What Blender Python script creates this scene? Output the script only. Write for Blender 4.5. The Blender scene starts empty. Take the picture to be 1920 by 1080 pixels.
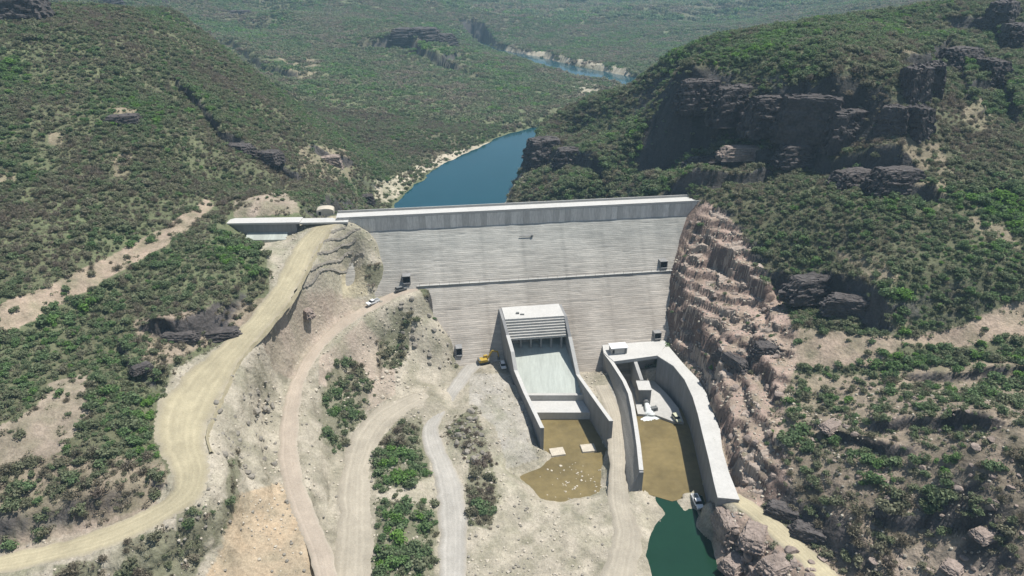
import bpy, bmesh, math, random
import numpy as np
from mathutils import Vector, Matrix
random.seed(7)
RNG = np.random.default_rng(11)

# ------------------------------------------------------------------ camera, sky, sun, exposure
SC = bpy.context.scene
CAM_H, PITCH, FPX = 146.0, math.radians(25.0), 1300.0
cam_data = bpy.data.cameras.new("camera")
cam = bpy.data.objects.new("camera", cam_data)
SC.collection.objects.link(cam)
cam.location = (0, 0, CAM_H)
cam.rotation_euler = (math.pi/2 - PITCH, 0, 0)
cam_data.sensor_width = 36.0
cam_data.lens = 36.0 * FPX / 1920.0
cam_data.clip_start, cam_data.clip_end = 1.0, 20000.0
SC.camera = cam

SUN_DIR = Vector((0.35, 0.11, 0.93)).normalized()          # towards the sun: high, right and a little behind the dam
SUN_EL = math.asin(SUN_DIR.z)
SUN_AZ = math.atan2(SUN_DIR.x, SUN_DIR.y)
world = bpy.data.worlds.new("World")
SC.world = world
world.use_nodes = True
wn = world.node_tree
sky = wn.nodes.new("ShaderNodeTexSky")
sky.sky_type = 'NISHITA'
sky.sun_disc = False
sky.sun_elevation = SUN_EL
sky.sun_rotation = SUN_AZ
sky.air_density, sky.dust_density, sky.ozone_density = 1.0, 1.0, 1.0
bg = wn.nodes["Background"]
bg.inputs["Strength"].default_value = 0.07
wn.links.new(sky.outputs[0], bg.inputs["Color"])
sun_data = bpy.data.lights.new("sun", 'SUN')
sun_data.energy = 5.0
sun_data.angle = math.radians(0.53)
sun_data.color = (1.0, 0.965, 0.915)
sun = bpy.data.objects.new("sun", sun_data)
SC.collection.objects.link(sun)
sun.location = (100, 100, 400)
sun.rotation_euler = SUN_DIR.to_track_quat('Z', 'Y').to_euler()
SC.view_settings.view_transform = 'Standard'
SC.view_settings.look = 'None'
SC.view_settings.exposure = 0.42
SC.view_settings.gamma = 1.0
SC.view_settings.use_curve_mapping = False
SC.cycles.max_bounces = 6
SC.cycles.diffuse_bounces = 3
SC.cycles.glossy_bounces = 2
SC.cycles.transmission_bounces = 3
SC.cycles.volume_bounces = 1
SC.cycles.use_denoising = True

COL = SC.collection
COS, SIN = math.cos(PITCH), math.sin(PITCH)

# ------------------------------------------------------------------ pixel <-> world
def ray(px, py):
    u, v = (px - 960.0) / FPX, (py - 540.0) / FPX
    return u, COS - v * SIN, -SIN - v * COS
def W(px, py, z):
    """the point at height z that the photograph's pixel looks at"""
    dx, dy, dz = ray(px, py)
    t = (z - CAM_H) / dz
    return (t * dx, t * dy, z)
def WY(px, py, y):
    dx, dy, dz = ray(px, py)
    t = y / dy
    return (t * dx, y, CAM_H + t * dz)
def project(x, y, z):
    depth = y * COS + (CAM_H - z) * SIN
    depth = np.where(depth < 1, 1, depth)
    return 960 + FPX * x / depth, 540 + FPX * (-y * SIN + (CAM_H - z) * COS) / depth, depth

# ------------------------------------------------------------------ noise
def _hash(ix, iy, seed):
    h = (ix.astype(np.int64) * 374761393 + iy.astype(np.int64) * 668265263 + seed * 974711) & 0xffffffff
    h = ((h ^ (h >> 13)) * 1274126177) & 0xffffffff
    return ((h ^ (h >> 16)) & 0xffff) / 65535.0
def vnoise(x, y, seed=0):
    ix, iy = np.floor(x), np.floor(y)
    fx, fy = x - ix, y - iy
    fx, fy = fx*fx*fx*(fx*(fx*6-15)+10), fy*fy*fy*(fy*(fy*6-15)+10)
    a, b = _hash(ix, iy, seed), _hash(ix+1, iy, seed)
    c, d = _hash(ix, iy+1, seed), _hash(ix+1, iy+1, seed)
    return (a+(b-a)*fx)*(1-fy) + (c+(d-c)*fx)*fy
def fbm(x, y, wl, octs=4, seed=0, gain=0.5, ridged=False):
    x, y = np.asarray(x, float), np.asarray(y, float)
    s, amp, tot = np.zeros_like(x), 1.0, 0.0
    for o in range(octs):
        n = vnoise(x/wl + 17.3*o, y/wl - 9.1*o, seed + o*13) * 2 - 1
        if ridged:
            n = 1 - 2*np.abs(n)
        s += amp * n
        tot += amp
        amp *= gain
        wl *= 0.47
    return s / tot
def sstep(a, b, x):
    t = np.clip((x - a) / (b - a), 0, 1)
    return t*t*(3-2*t)

# ------------------------------------------------------------------ dam frame (shared by terrain and dam)
CREST_Z, BAND = 58.0, 6.0
_l, _r = W(645, 408, CREST_Z), W(1295, 377, CREST_Z)
DAM_O = Vector((_l[0], _l[1], 0))
DAM_YAW = math.atan2(_r[1]-_l[1], _r[0]-_l[0])
DAM_LEN = math.hypot(_r[0]-_l[0], _r[1]-_l[1])
DA = (math.cos(DAM_YAW), math.sin(DAM_YAW))
DN = (math.sin(DAM_YAW), -math.cos(DAM_YAW))
FACE_SLOPE = 0.8
def face_hit(px, py):
    dx, dy, dz = ray(px, py)
    # plane: (p-O).N = 1.0 + (52 - z)*0.8
    k = 1.0 + (CREST_Z - BAND) * FACE_SLOPE
    den = dx*DN[0] + dy*DN[1] + dz*FACE_SLOPE
    t = (k - CAM_H*FACE_SLOPE + DAM_O.x*DN[0] + DAM_O.y*DN[1]) / den
    return (t*dx, t*dy, CAM_H + t*dz)
def dam_local(x, y):
    rx, ry = x - DAM_O.x, y - DAM_O.y
    return rx*DA[0] + ry*DA[1], rx*DN[0] + ry*DN[1]
def DW(s, d, z):
    return (DAM_O.x + DA[0]*s + DN[0]*d, DAM_O.y + DA[1]*s + DN[1]*d, z)

# ------------------------------------------------------------------ terrain
WATER_RES, WATER_POOL, WATER_OUT, WATER_POND = 25.0, 1.0, 0.0, -0.12
CP = [  # (px, py, z) read off the photograph with the heights of what they touch
 # left upper hill
 (30,20,124),(140,60,116),(250,20,122),(330,20,116),(420,90,97),(500,160,80),(560,230,66),(650,345,42),(700,375,34),
 (60,150,99),(200,100,107),(300,250,82),(200,200,91),(60,300,79),(150,350,72),(300,360,68),(400,330,65),(450,300,69),(500,350,59),
 (560,380,60),(480,385,61),(600,350,56),(60,450,64),(200,440,62),(330,420,60),
 # old track on the left slope
 (0,590,53),(100,540,54),(200,490,56),(300,430,59),(380,380,62),
 # green mound and lower left
 (420,420,59),(350,480,56),(450,500,53),(490,540,47),(300,560,49),(400,585,47),(220,580,48),(100,640,46),(0,660,48),(200,700,41),
 (270,690,41),(420,625,42),(150,800,39),(250,800,36.5),(0,800,41),(100,900,34),(0,950,32),(200,950,31),(290,900,32),(100,1000,29),
 (300,1040,24),(200,1075,23),(370,1000,24),(400,940,26),(420,1060,16),(0,1079,24),
 # apron below the small side dam
 (460,445,52.2),(520,445,52.2),(490,452,52),(520,475,52),
 # gravel slope left of the dam
 (640,440,52),(600,500,44),(700,470,43),(660,520,37),(590,570,36),(560,610,34),(720,520,36),(500,660,32),(470,740,29),(460,820,26),
 (440,900,24),(480,900,21),(480,1000,15.5),(540,1000,14),(500,1075,12),
 # below the second track
 (700,620,24),(640,680,20),(600,760,17),(640,820,13),(600,860,14),(750,640,19),(790,600,23),(740,700,14),(820,680,13),(850,640,16),
 (620,960,11),(640,1070,9),
 # valley floor
 (780,800,10.5),(760,880,9),(750,1000,7.5),(750,1075,6.5),(900,720,9.5),(930,800,8.5),(880,840,8),(900,920,6),(950,960,3.5),(900,1050,3.5),(1000,1000,2.2),(1000,1075,2),
 (1100,1000,1.8),(1100,1075,1.5),(990,850,5.5),(1160,740,7),(1150,950,2.3),(1200,960,1.0),(1250,955,0.3),(1170,1060,1.0),(900,682,10.2),(960,700,9),(1120,705,7.5),(1155,830,5.5),
 (1280,1030,-2.5),(1330,990,0.6),(1320,955,0.6),
 # right of the outlet channel
 (1292,645,17.5),(1343,720,16.5),(1392,850,15.5),(1372,800,16),(1400,930,11.5),(1470,1000,10.5),(1560,1079,9.5),(1380,1000,7.5),(1400,1060,5),(1350,1000,6),(1450,1060,7),
 (1450,850,21),(1600,900,25),(1750,1000,22),(1700,1070,15),(1900,1000,29),(1600,1020,16),(1500,950,15),(1900,800,45),(1700,760,36),(1550,760,29),(1450,740,26),(1850,900,36),
 (1380,620,28),(1350,560,33),(1400,500,43),(1450,600,35),(1330,470,44),(1335,400,56),
 (1600,650,38),(1480,620,35),(1750,625,42),(1900,580,50),(1900,640,45),(1500,690,30),(1700,700,37),
 (1400,420,54),(1500,400,61),(1600,430,61),(1700,500,58),(1600,560,46),(1520,570,38),(1650,380,69),(1550,330,71),(1750,450,63),(1850,500,60),(1900,420,68),(1850,330,77),(1700,330,75),
 (1300,330,66),(1200,330,58),(1100,345,50),(1050,300,50),(990,266,47),(992,300,41),(1012,238,51),(1050,222,57),(1100,195,67),(1150,178,75),(1000,320,38),(1040,270,50),
 (1300,235,78),(1380,262,75),(1450,290,73),(1560,285,76),(1600,270,80),(1690,270,83),(1250,200,75),(1150,250,62),(1200,280,63),
 (1280,152,97),(1350,145,99),(1450,148,101),(1560,178,98),(1650,190,97),(1750,120,107),(1850,200,93),(1800,260,85),(1850,260,85),(1880,130,103),(1900,80,111),(1880,20,124),
 (1600,60,117),(1500,80,113),(1400,70,112),(1320,90,105),(1250,115,96),(1180,165,78),
 # valley upstream
 (700,200,40),(850,200,33),(900,150,36),(600,160,48),(560,110,54),(480,60,62),(520,30,72),(700,100,52),(850,95,38),(790,60,68),(740,40,74),(680,50,70),(700,300,33),(780,250,33),(900,220,29),
 (640,260,42),(1000,180,31),(1050,120,30),(950,80,36),(1150,100,34),(1250,80,40),(1350,40,48),
]
CW = [  # world points: hidden or beyond the frame
 (-260,60,45),(-190,80,30),(-120,70,20),(-60,90,9),(0,90,1),(50,90,-1),(90,90,4),(130,80,12),(190,80,24),(260,100,50),(-330,200,85),(-320,330,130),(-260,470,116),(-215,600,56),(-170,520,52),(-300,700,60),(-270,850,58),(-380,560,104),
 (280,200,78),(330,300,130),(240,420,126),(180,520,92),(130,540,58),(90,500,48),(300,560,95),(230,640,50),(230,760,40),(220,900,40),
 (-80,330,44),(-100,300,56),(40,320,40),(70,330,54),(90,300,64),(0,330,23),(-40,310,15),(20,300,22),(-45,280,20),(30,285,20),(70,400,62),(40,430,48),
 (-330,1050,84),(-260,1250,98),(-150,1100,58),(-520,820,125),(0,1250,42),(150,1100,38),(200,1300,48),(-500,1400,150),(-200,1600,105),(100,1700,65),(350,1500,70),(600,1300,95),
 (420,900,75),(600,800,150),(-700,900,190),(-800,1800,230),(-300,2200,140),(200,2300,105),(700,2000,130),(1100,1600,190),(-1200,2600,300),(0,2900,190),(900,2900,220),(1800,2600,330),
 (-1800,3600,420),(-600,3800,330),(600,3900,330),(1800,3900,420),(-2600,4600,520),(0,4800,480),(2600,4800,520),(-1500,1400,300),(1500,900,260),(-900,300,200),(900,300,220),(-500,100,90),(500,100,110),
]
pts = [W(*c) for c in CP] + [tuple(map(float, c)) for c in CW]
for p in [(690,428),(712,455),(733,500),(748,520),(790,548),(815,590),(842,630),(868,664),(895,668),(925,668)]:
    pts.append(face_hit(*p))                                     # where the left abutment meets the dam face
for p in [(672,436),(690,455),(705,482),(718,506),(733,532),(778,556),(802,602),(828,645),(850,668)]:
    q = face_hit(*p)                                             # fill lying against the face
    pts.append((q[0]*0.984, q[1]*0.984, CAM_H+(q[2]-CAM_H)*0.984))
for p in [(1297,408),(1285,452),(1274,500),(1266,552),(1262,600)]:
    q = face_hit(*p)
    pts.append((q[0]*0.984, q[1]*0.984, CAM_H+(q[2]-CAM_H)*0.984))
for p in [(1287,400),(1274,450),(1262,500),(1256,560),(1251,610),(1247,640)]:
    pts.append(face_hit(*p))
for p in [(800,480),(900,480),(1000,480),(1100,480),(1200,470),(900,600),(1000,640),(1100,640),(1200,600),(860,570),(1200,530)]:
    q = face_hit(*p)
    pts.append((q[0], q[1], q[2]*0.45 - 3))
PT = np.array(pts)
SC_R = 6.0
def _phi(x, y):
    return np.sqrt((x[:, None]-PT[None, :, 0])**2 + (y[:, None]-PT[None, :, 1])**2 + SC_R**2)
_n = len(PT)
_A = np.zeros((_n+3, _n+3))
_A[:_n, :_n] = _phi(PT[:, 0], PT[:, 1]) - np.eye(_n)*0.6
_A[:_n, _n] = 1; _A[:_n, _n+1] = PT[:, 0]/1000; _A[:_n, _n+2] = PT[:, 1]/1000
_A[_n:, :_n] = _A[:_n, _n:].T
COEF = np.linalg.solve(_A, np.concatenate([PT[:, 2], [0, 0, 0]]))
def rbf(x, y):
    out = np.empty(len(x))
    for i in range(0, len(x), 40000):
        sl = slice(i, i+40000)
        out[sl] = _phi(x[sl], y[sl]) @ COEF[:_n] + COEF[_n] + COEF[_n+1]*x[sl]/1000 + COEF[_n+2]*y[sl]/1000
    return out

def seg_dist(x, y, poly):
    """nearest distance, signed side (+ = left), running length and segment values along a polyline"""
    poly = np.asarray(poly, float)
    best = np.full(len(x), 1e9); side = np.zeros(len(x)); arc = np.zeros(len(x)); val = np.zeros(len(x)); over = np.zeros(len(x))
    run = 0.0
    for i in range(len(poly)-1):
        a, b = poly[i], poly[i+1]
        ex, ey = b[0]-a[0], b[1]-a[1]
        L2 = ex*ex+ey*ey
        tr = ((x-a[0])*ex + (y-a[1])*ey)/L2
        t = np.clip(tr, 0, 1)
        dx, dy = x-(a[0]+t*ex), y-(a[1]+t*ey)
        d = np.sqrt(dx*dx+dy*dy)
        m = d < best
        best = np.where(m, d, best)
        side = np.where(m, np.sign(ex*(y-a[1])-ey*(x-a[0])), side)
        arc = np.where(m, run+t*math.sqrt(L2), arc)
        if poly.shape[1] > 2:
            val = np.where(m, a[2]+(b[2]-a[2])*t, val)
        o = np.zeros(len(x))
        if i == 0: o = np.where(tr < 0, -tr*math.sqrt(L2), o)
        if i == len(poly)-2: o = np.where(tr > 1, (tr-1)*math.sqrt(L2), o)
        over = np.where(m, o, over)
        run += math.sqrt(L2)
    return best, side, arc, val, over, run
def in_poly(x, y, poly):
    inside = np.zeros(np.shape(x), bool)
    n = len(poly)
    for i in range(n):
        x1, y1 = poly[i][0], poly[i][1]
        x2, y2 = poly[(i+1) % n][0], poly[(i+1) % n][1]
        if y1 == y2: continue
        c = ((y1 > y) != (y2 > y)) & (x < (x2-x1)*(y-y1)/(y2-y1)+x1)
        inside ^= c
    return inside
def poly_sd(x, y, poly):
    """signed distance to a closed polygon, negative inside"""
    ring = [tuple(p[:2]) for p in poly] + [tuple(poly[0][:2])]
    d = seg_dist(x, y, ring)[0]
    return np.where(in_poly(x, y, poly), -d, d)

RIVER = [(-30,262,30),(-36,367,30),(-21,442,29.5),(24,532,31),(95,612,30),(150,700,27),(150,790,25),(112,848,29),(62,938,26),(22,1040,20),(-35,1150,12),(-60,1260,10)]
SITE = [W(*p) for p in [(600,400,57),(560,430,54),(540,480,50),(510,570,44),(430,640,40),(330,690,37),(300,780,36),(320,880,32),(300,950,29),(180,1005,27),(0,1050,25),(0,1079,24),(250,1079,20),(900,1079,3),(1250,1079,0),(1330,1079,0),(1380,960,11),(1330,760,12),(1260,650,14)]] \
     + [DW(DAM_LEN-8, 3, 0), DW(-2, 3, 0)]
ROCKY = [W(*p) for p in [(1270,400,57),(1340,388,56),(1432,490,44.5),(1470,595,36),(1492,685,31.5),(1470,750,27.5),(1472,855,22),(1440,925,14.5),(1380,930,11),(1330,760,12),(1262,650,14),(1250,610,16)]]
# scarps: drop is to the right of the listed direction; (points), height, half width, reach
CLIFFS = [
 ([(1258,540,32),(1300,575,30),(1345,640,26),(1352,668,25)], 7.5, 0.9, 9),
 ([(1262,620,20),(1304,655,18),(1345,725,17),(1370,800,16.5),(1392,880,15.5)], 4.0, 0.7, 6),
 ([(1335,500,39),(1390,535,36),(1425,575,33)], 4.5, 0.7, 7),
 ([(1318,425,51),(1345,470,46),(1362,500,42)], 4.5, 0.7, 6),
 ([(1262,480,42),(1290,520,37)], 4, 0.7, 6),
 ([(1425,545,39),(1445,600,35)], 2.5, 0.5, 5),
 ([(1400,640,30),(1440,690,28),(1452,740,26)], 3.5, 0.6, 6),
 ([(1470,470,54),(1510,490,52),(1560,505,51),(1610,545,48),(1655,600,44)], 9, 1.6, 9),
 ([(1262,165,95),(1290,156,97),(1360,150,99.5),(1430,154,100.5),(1500,168,99),(1560,190,97),(1640,212,95),(1700,245,90)], 11, 1.6, 10),
 ([(1330,215,85),(1400,225,86),(1470,235,85),(1540,245,83),(1600,250,83)], 7, 1.4, 8),
 ([(1580,315,75),(1640,318,76),(1690,330,77),(1745,365,72)], 6, 1.4, 9),
 ([(1690,125,107),(1740,110,109),(1780,75,113),(1830,105,112),(1880,150,101),(1925,175,100)], 6, 1.4, 9),
 ([(1790,25,123),(1860,30,122),(1925,55,118)], 7, 1.4, 9),
 ([(1270,300,72),(1350,295,75),(1440,268,80)], 7, 1.3, 10),
 ([(1000,250,46),(1012,285,46),(1080,300,51),(1130,330,52)], 8, 1.8, 10),
 ([(1150,215,68),(1200,225,71),(1260,235,74)], 6, 1.5, 10),
 ([(335,160,92),(380,210,83),(420,252,76),(470,280,70),(520,293,66),(545,310,62)], 6, 1.2, 12),
 ([(590,275,58),(625,285,54),(650,300,48)], 5, 1.0, 8),
 ([(290,600,48),(330,605,47),(400,590,47),(470,572,47),(488,560,47)], 7.5, 1.1, 9),
 ([(225,640,45),(250,680,42),(295,715,40)], 4, 0.9, 7),
 ([(655,355,42),(690,385,35),(705,400,32)], 6, 1.2, 7),
 ([(1650,770,37),(1750,785,39),(1850,800,42)], 4, 0.9, 8),
 ([(1530,790,28),(1600,830,28),(1680,850,30)], 3, 0.8, 7),
 ([(1405,938,13),(1460,965,13.5),(1520,1000,13),(1545,1030,12)], 4.0, 0.6, 6),
 ([(1720,700,38),(1800,690,42),(1920,690,44)], 3, 0.9, 8),
 ([(1650,970,21),(1720,985,22),(1830,1000,24)], 3, 0.8, 7),
 ([(700,70,66),(760,62,70),(820,75,68),(850,85,60)], 14, 5, 40),
 ([(420,10,105),(470,30,100),(540,55,92)], 10, 4, 30),
 ([(735,585,25),(720,640,21),(712,690,18)], 3.0, 0.7, 6),
]
CLIFFS_W = [([W(*p) for p in c[0]],)+tuple(c[1:]) for c in CLIFFS]

# roads: (px, py, z, half width)
ROADS = {
 'crest_road': [(632,407,57.6,3.6),(600,430,55.5,4.2),(572,465,52.5,4.4),(552,505,49.5,4.4),(520,560,45.5,4.6),(470,618,41.5,4.8),(420,670,38.5,5.6),(375,725,36.2,7.5),(345,780,34.8,7.5),(342,830,33.6,5.4),(358,880,32,4.6),(345,925,30.3,4.4),(290,965,28.6,4.0),(200,1005,26.8,3.6),(100,1035,25.5,3.3),(0,1056,24.6,3.1),(-140,1078,23.2,3.1)],
 'abutment_track': [(782,540,33.6,2.4),(745,549,33,2.6),(700,572,31,2.7),(655,598,29,2.6),(610,635,26.8,2.4),(575,680,24.6,2.3),(553,730,22.4,2.4),(543,790,20,2.5),(541,850,17.8,2.6),(552,910,15.8,2.7),(575,970,13.8,2.7),(598,1030,12,2.7),(612,1085,10.6,2.7),(630,1180,8.5,2.7)],
 'gravel_track': [(905,672,10,3.0),(880,690,9.6,3.0),(855,725,9.0,2.6),(825,765,8.5,2.7),(808,800,8.1,2.8),(815,840,7.5,3.1),(836,890,6.7,3.6),(848,950,5.7,3.8),(850,1010,4.9,3.6),(848,1085,4.1,3.4),(850,1200,3,3.4)],
 'old_haul_track': [(800,738,11.6,2.2),(765,752,11.3,4.0),(725,775,10.9,4.6),(692,810,10.4,4.6),(672,860,9.7,4.4),(664,920,8.8,4.4),(664,990,7.8,4.6),(660,1085,6.6,4.8),(655,1200,5.4,4.8)],
 'spillway_track': [(1128,722,7.0,2.6),(1150,775,6.6,2.6),(1156,830,5.8,2.6),(1158,890,4.4,2.6),(1162,950,2.7,3.2),(1176,1000,1.7,3.8),(1160,1080,1.3,4.0),(1150,1160,1.0,4.0)],
 'outlet_road': [(1376,930,11.3,2.6),(1410,955,11.1,2.8),(1455,992,10.7,3.0),(1505,1035,10.2,3.0),(1560,1090,9.6,3.0),(1640,1170,8.8,3.0)],
}
def catmull(P, step=1.5):
    P = np.asarray(P, float)
    P = np.vstack([2*P[0]-P[1], P, 2*P[-1]-P[-2]])
    out = []
    for i in range(1, len(P)-2):
        n = max(2, int(np.linalg.norm(P[i+1, :2]-P[i, :2])/step))
        for k in range(n):
            t = k/n
            out.append(0.5*((2*P[i]) + (-P[i-1]+P[i+1])*t + (2*P[i-1]-5*P[i]+4*P[i+1]-P[i+2])*t*t + (-P[i-1]+3*P[i]-3*P[i+1]+P[i+2])*t**3))
    out.append(P[-2])
    return np.array(out)
ROAD_W = {k: catmull([W(a, b, c)+(h,) for a, b, c, h in v]) for k, v in ROADS.items()}

# outlet channel and spillway plan outlines
OUT_L = [W(*p) for p in [(1137,662,12),(1151,680,12),(1173,714,12),(1184,738,11.8),(1190,765,11.5),(1195,795,11),(1201,836,10.4),(1206,882,9.8)]]
OUT_RI = [W(*p) for p in [(1233,668,12),(1263,687,12),(1284,713,12),(1299,745,12),(1309,778,12),(1317,812,12),(1329,860,12),(1339,906,12),(1346,934,12)]]
OUT_RO = [W(*p) for p in [(1250,647,12),(1284,687,12),(1309,713,12),(1324,740,12),(1334,770,12),(1349,806,12),(1353,843,12),(1366,888,12),(1386,938,12)]]
CHANNEL = [(p[0]+0.3, p[1]) for p in OUT_L] + [W(1207,926,0)[:2], W(1260,938,0)[:2], W(1300,930,0)[:2]] + [(p[0]+0.8, p[1]) for p in reversed(OUT_RI)]
SP_LT, SP_RT = W(947,599,26), W(1058,592,26)                       # front top corners of the intake
SP_LE, SP_RE = W(1020,803,11.5), W(1143,790,12.5)                  # downstream ends of the chute walls
SP_AREA = [(SP_LT[0]+0.5, SP_LT[1]+6), (SP_RT[0]-0.5, SP_RT[1]+6), (SP_RT[0]+0.2, SP_RT[1]-2), (SP_RE[0]-0.3, SP_RE[1]+0.4), (SP_LE[0]+0.6, SP_LE[1]+0.4), (SP_LT[0]+0.4, SP_LT[1]-2)]
POOL = [W(*p+(1.0,)) for p in [(1018,800),(1100,800),(1138,838),(1134,880),(1130,925),(1090,938),(1050,944),(1010,938),(985,910),(962,893),(985,882),(1010,872),(1030,855),(1016,848)]]
POND = [W(*p+(-0.6,)) for p in [(1228,938),(1262,936),(1276,955),(1288,976),(1312,998),(1336,1018),(1345,1060),(1380,1095),(1290,1110),(1222,1092),(1208,1045),(1214,1010),(1231,988),(1246,966)]]
TOE = [W(*p) for p in [(1136,690,7.6),(1146,715,7.3),(1156,745,6.9),(1163,780,6.4),(1166,815,5.6),(1169,850,4.6),(1171,890,3.2),(1174,930,1.2)]]

def H(x, y):
    x, y = np.asarray(x, float).ravel(), np.asarray(y, float).ravel()
    z = rbf(x, y)
    near = (y < 420)
    # scarps
    jx = x + fbm(x, y, 9, 3, 5)*2.2
    jy = y + fbm(x, y, 9, 3, 6)*2.2
    for poly, h, w, L in CLIFFS_W:
        P = np.array(poly)
        m = (x > P[:, 0].min()-4*L) & (x < P[:, 0].max()+4*L) & (y > P[:, 1].min()-4*L) & (y < P[:, 1].max()+4*L)
        if not m.any(): continue
        d, s, arc, v, over, tot = seg_dist(jx[m], jy[m], poly)
        sd = d*s
        hh = h*(0.75+0.5*vnoise(arc/6.0, arc*0, 31))
        z[m] += hh*(sstep(-w, w, sd)-0.5)*np.exp(-d/L)*np.exp(-over/(0.35*L))
    # relief
    site = sstep(-2, 9, poly_sd(x, y, SITE)) if near.any() else np.ones(len(x))
    far = sstep(350, 1500, y)
    z += site*(fbm(x, y, 34, 5, 1)*2.3 + fbm(x, y, 9, 3, 2, ridged=True)*0.55)
    z += far*(fbm(x, y, 330, 5, 3, ridged=True)*38*sstep(700, 2600, np.hypot(x, y)) + fbm(x, y, 120, 4, 4)*7)
    z += (1-site)*(fbm(x, y, 11, 4, 8)*0.5 + fbm(x, y, 3.4, 3, 10, ridged=True)*0.22)
    rk = 1-sstep(-3, 3, poly_sd(x, y, ROCKY)) if near.any() else 0
    rr = fbm(x*0.8+y*0.5, y*1.3-x*0.4, 10, 4, 21, ridged=True)
    z += rk*(rr*1.5 + fbm(x, y, 2.7, 3, 22)*0.35)
    tz = np.floor(z/3.2+0.35*fbm(x, y, 14, 2, 23))
    fr = z/3.2+0.35*fbm(x, y, 14, 2, 23)-tz
    z = z + rk*0.85*(3.2*(tz+sstep(0.72, 1.0, fr)-0.35*fbm(x, y, 14, 2, 23)) - z)
    # river and reservoir
    d, s, arc, hw, over, tot = seg_dist(x, y, RIVER)
    e = d - hw + fbm(x, y, 14, 3, 9)*3.0
    s_, dd = dam_local(x, y)
    up = dd < -3
    zr = np.where(e < 0, WATER_RES-3.5*np.clip(-e/7, 0, 1), WATER_RES+0.16*e)
    bank = sstep(0, 1, e/np.where(s < 0, 7.0, 26.0))
    zz = np.maximum(z, WATER_RES+0.7+np.clip(e, 0, 40)*0.1)
    z = np.where(up & (e < 26), zr*(1-bank)+zz*bank, np.where(up, np.maximum(z, WATER_RES+2.5), z))
    # roads bedded into the slope
    for k, P in ROAD_W.items():
        m = (x > P[:, 0].min()-15) & (x < P[:, 0].max()+15) & (y > P[:, 1].min()-15) & (y < P[:, 1].max()+15)
        if not m.any(): continue
        idx = np.nonzero(m)[0]
        for i in range(0, len(idx), 30000):
            ii = idx[i:i+30000]
            D2 = (x[ii, None]-P[None, :, 0])**2+(y[ii, None]-P[None, :, 1])**2
            j = np.argmin(D2, 1)
            e = np.sqrt(D2[np.arange(len(ii)), j]) - P[j, 3]
            w = 1-sstep(0.6, 7.5, e)
            z[ii] = z[ii]*(1-w)+(P[j, 2]-0.32)*w
    # works: dam body, spillway, channel, pools
    inside = (s_ > -1) & (s_ < DAM_LEN+1)
    cap = CREST_Z-BAND-(dd-1.0)/FACE_SLOPE-2.5
    core = inside & (s_ > 14) & (s_ < DAM_LEN-6) & (dd > -9) & (dd < 38)
    z = np.where(inside & (dd > -9.5) & (dd < 1.2), np.minimum(z, CREST_Z-2.0), z)
    if near.any():
        sd = poly_sd(x, y, SP_AREA)
        z = np.where(sd < 0.4, np.minimum(z, -1.6), z)
        sd = poly_sd(x, y, POOL)+fbm(x, y, 5, 3, 40)*0.9
        w = 1-sstep(-2.0, 5.0, sd)
        z = z*(1-w)+(WATER_POOL+np.where(sd < 0, np.maximum(sd*0.22, -1.2), sd*0.16))*w
        sd = poly_sd(x, y, CHANNEL)
        z = np.where(sd < 0.3, -1.5+0*z, z)
        sd = poly_sd(x, y, [p[:2] for p in OUT_L]+[p[:2] for p in reversed(TOE)])
        tv = seg_dist(x, y, TOE)[3]
        z = np.where(sd < 0.6, np.minimum(z, tv-0.35), z)
        sd = poly_sd(x, y, [p[:2] for p in OUT_RI]+[p[:2] for p in reversed(OUT_RO)])
        z = np.where(sd < 0.8, np.minimum(z, 11.2), z)
        sd = poly_sd(x, y, POND)+fbm(x, y, 6, 3, 41)*0.8
        w = 1-sstep(-1.0, 5.0, sd)
        z = z*(1-w)+(WATER_POND+np.where(sd < 0, np.maximum(sd*0.4, -2.6), sd*0.22))*w
    return z

# fan-shaped grid: fine near the camera, coarse far off
NU = 640
ys = [84.0]
while ys[-1] < 5200:
    y0 = ys[-1]
    ys.append(y0 + (0.62 if y0 < 300 else 0.62*(y0/300.0)**1.75))
ys = np.array(ys)
us = np.linspace(-1, 1, NU)
GX = us[None, :]*(75+0.75*ys[:, None])
GY = np.repeat(ys[:, None], NU, 1)
NR = len(ys)
gx, gy = GX.ravel(), GY.ravel()
gz = H(gx, gy)
print("terrain grid", NR, NU, len(gx))

# visibility buffer for reading the photograph's regions onto the ground
ZB_W, ZB_H = 480, 270
def zbuffer():
    px, py, dp = project(gx, gy, gz)
    ix, iy = (px/4).astype(int), (py/4).astype(int)
    ok = (ix >= 0) & (ix < ZB_W) & (iy >= 0) & (iy < ZB_H)
    zb = np.full(ZB_W*ZB_H, 1e9)
    np.minimum.at(zb, iy[ok]*ZB_W+ix[ok], dp[ok])
    return zb
ZB = zbuffer()
def visible(px, py, dp):
    ix, iy = np.clip((px/4).astype(int), 0, ZB_W-1), np.clip((py/4).astype(int), 0, ZB_H-1)
    return dp < ZB[iy*ZB_W+ix]*1.035+2.0

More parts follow.
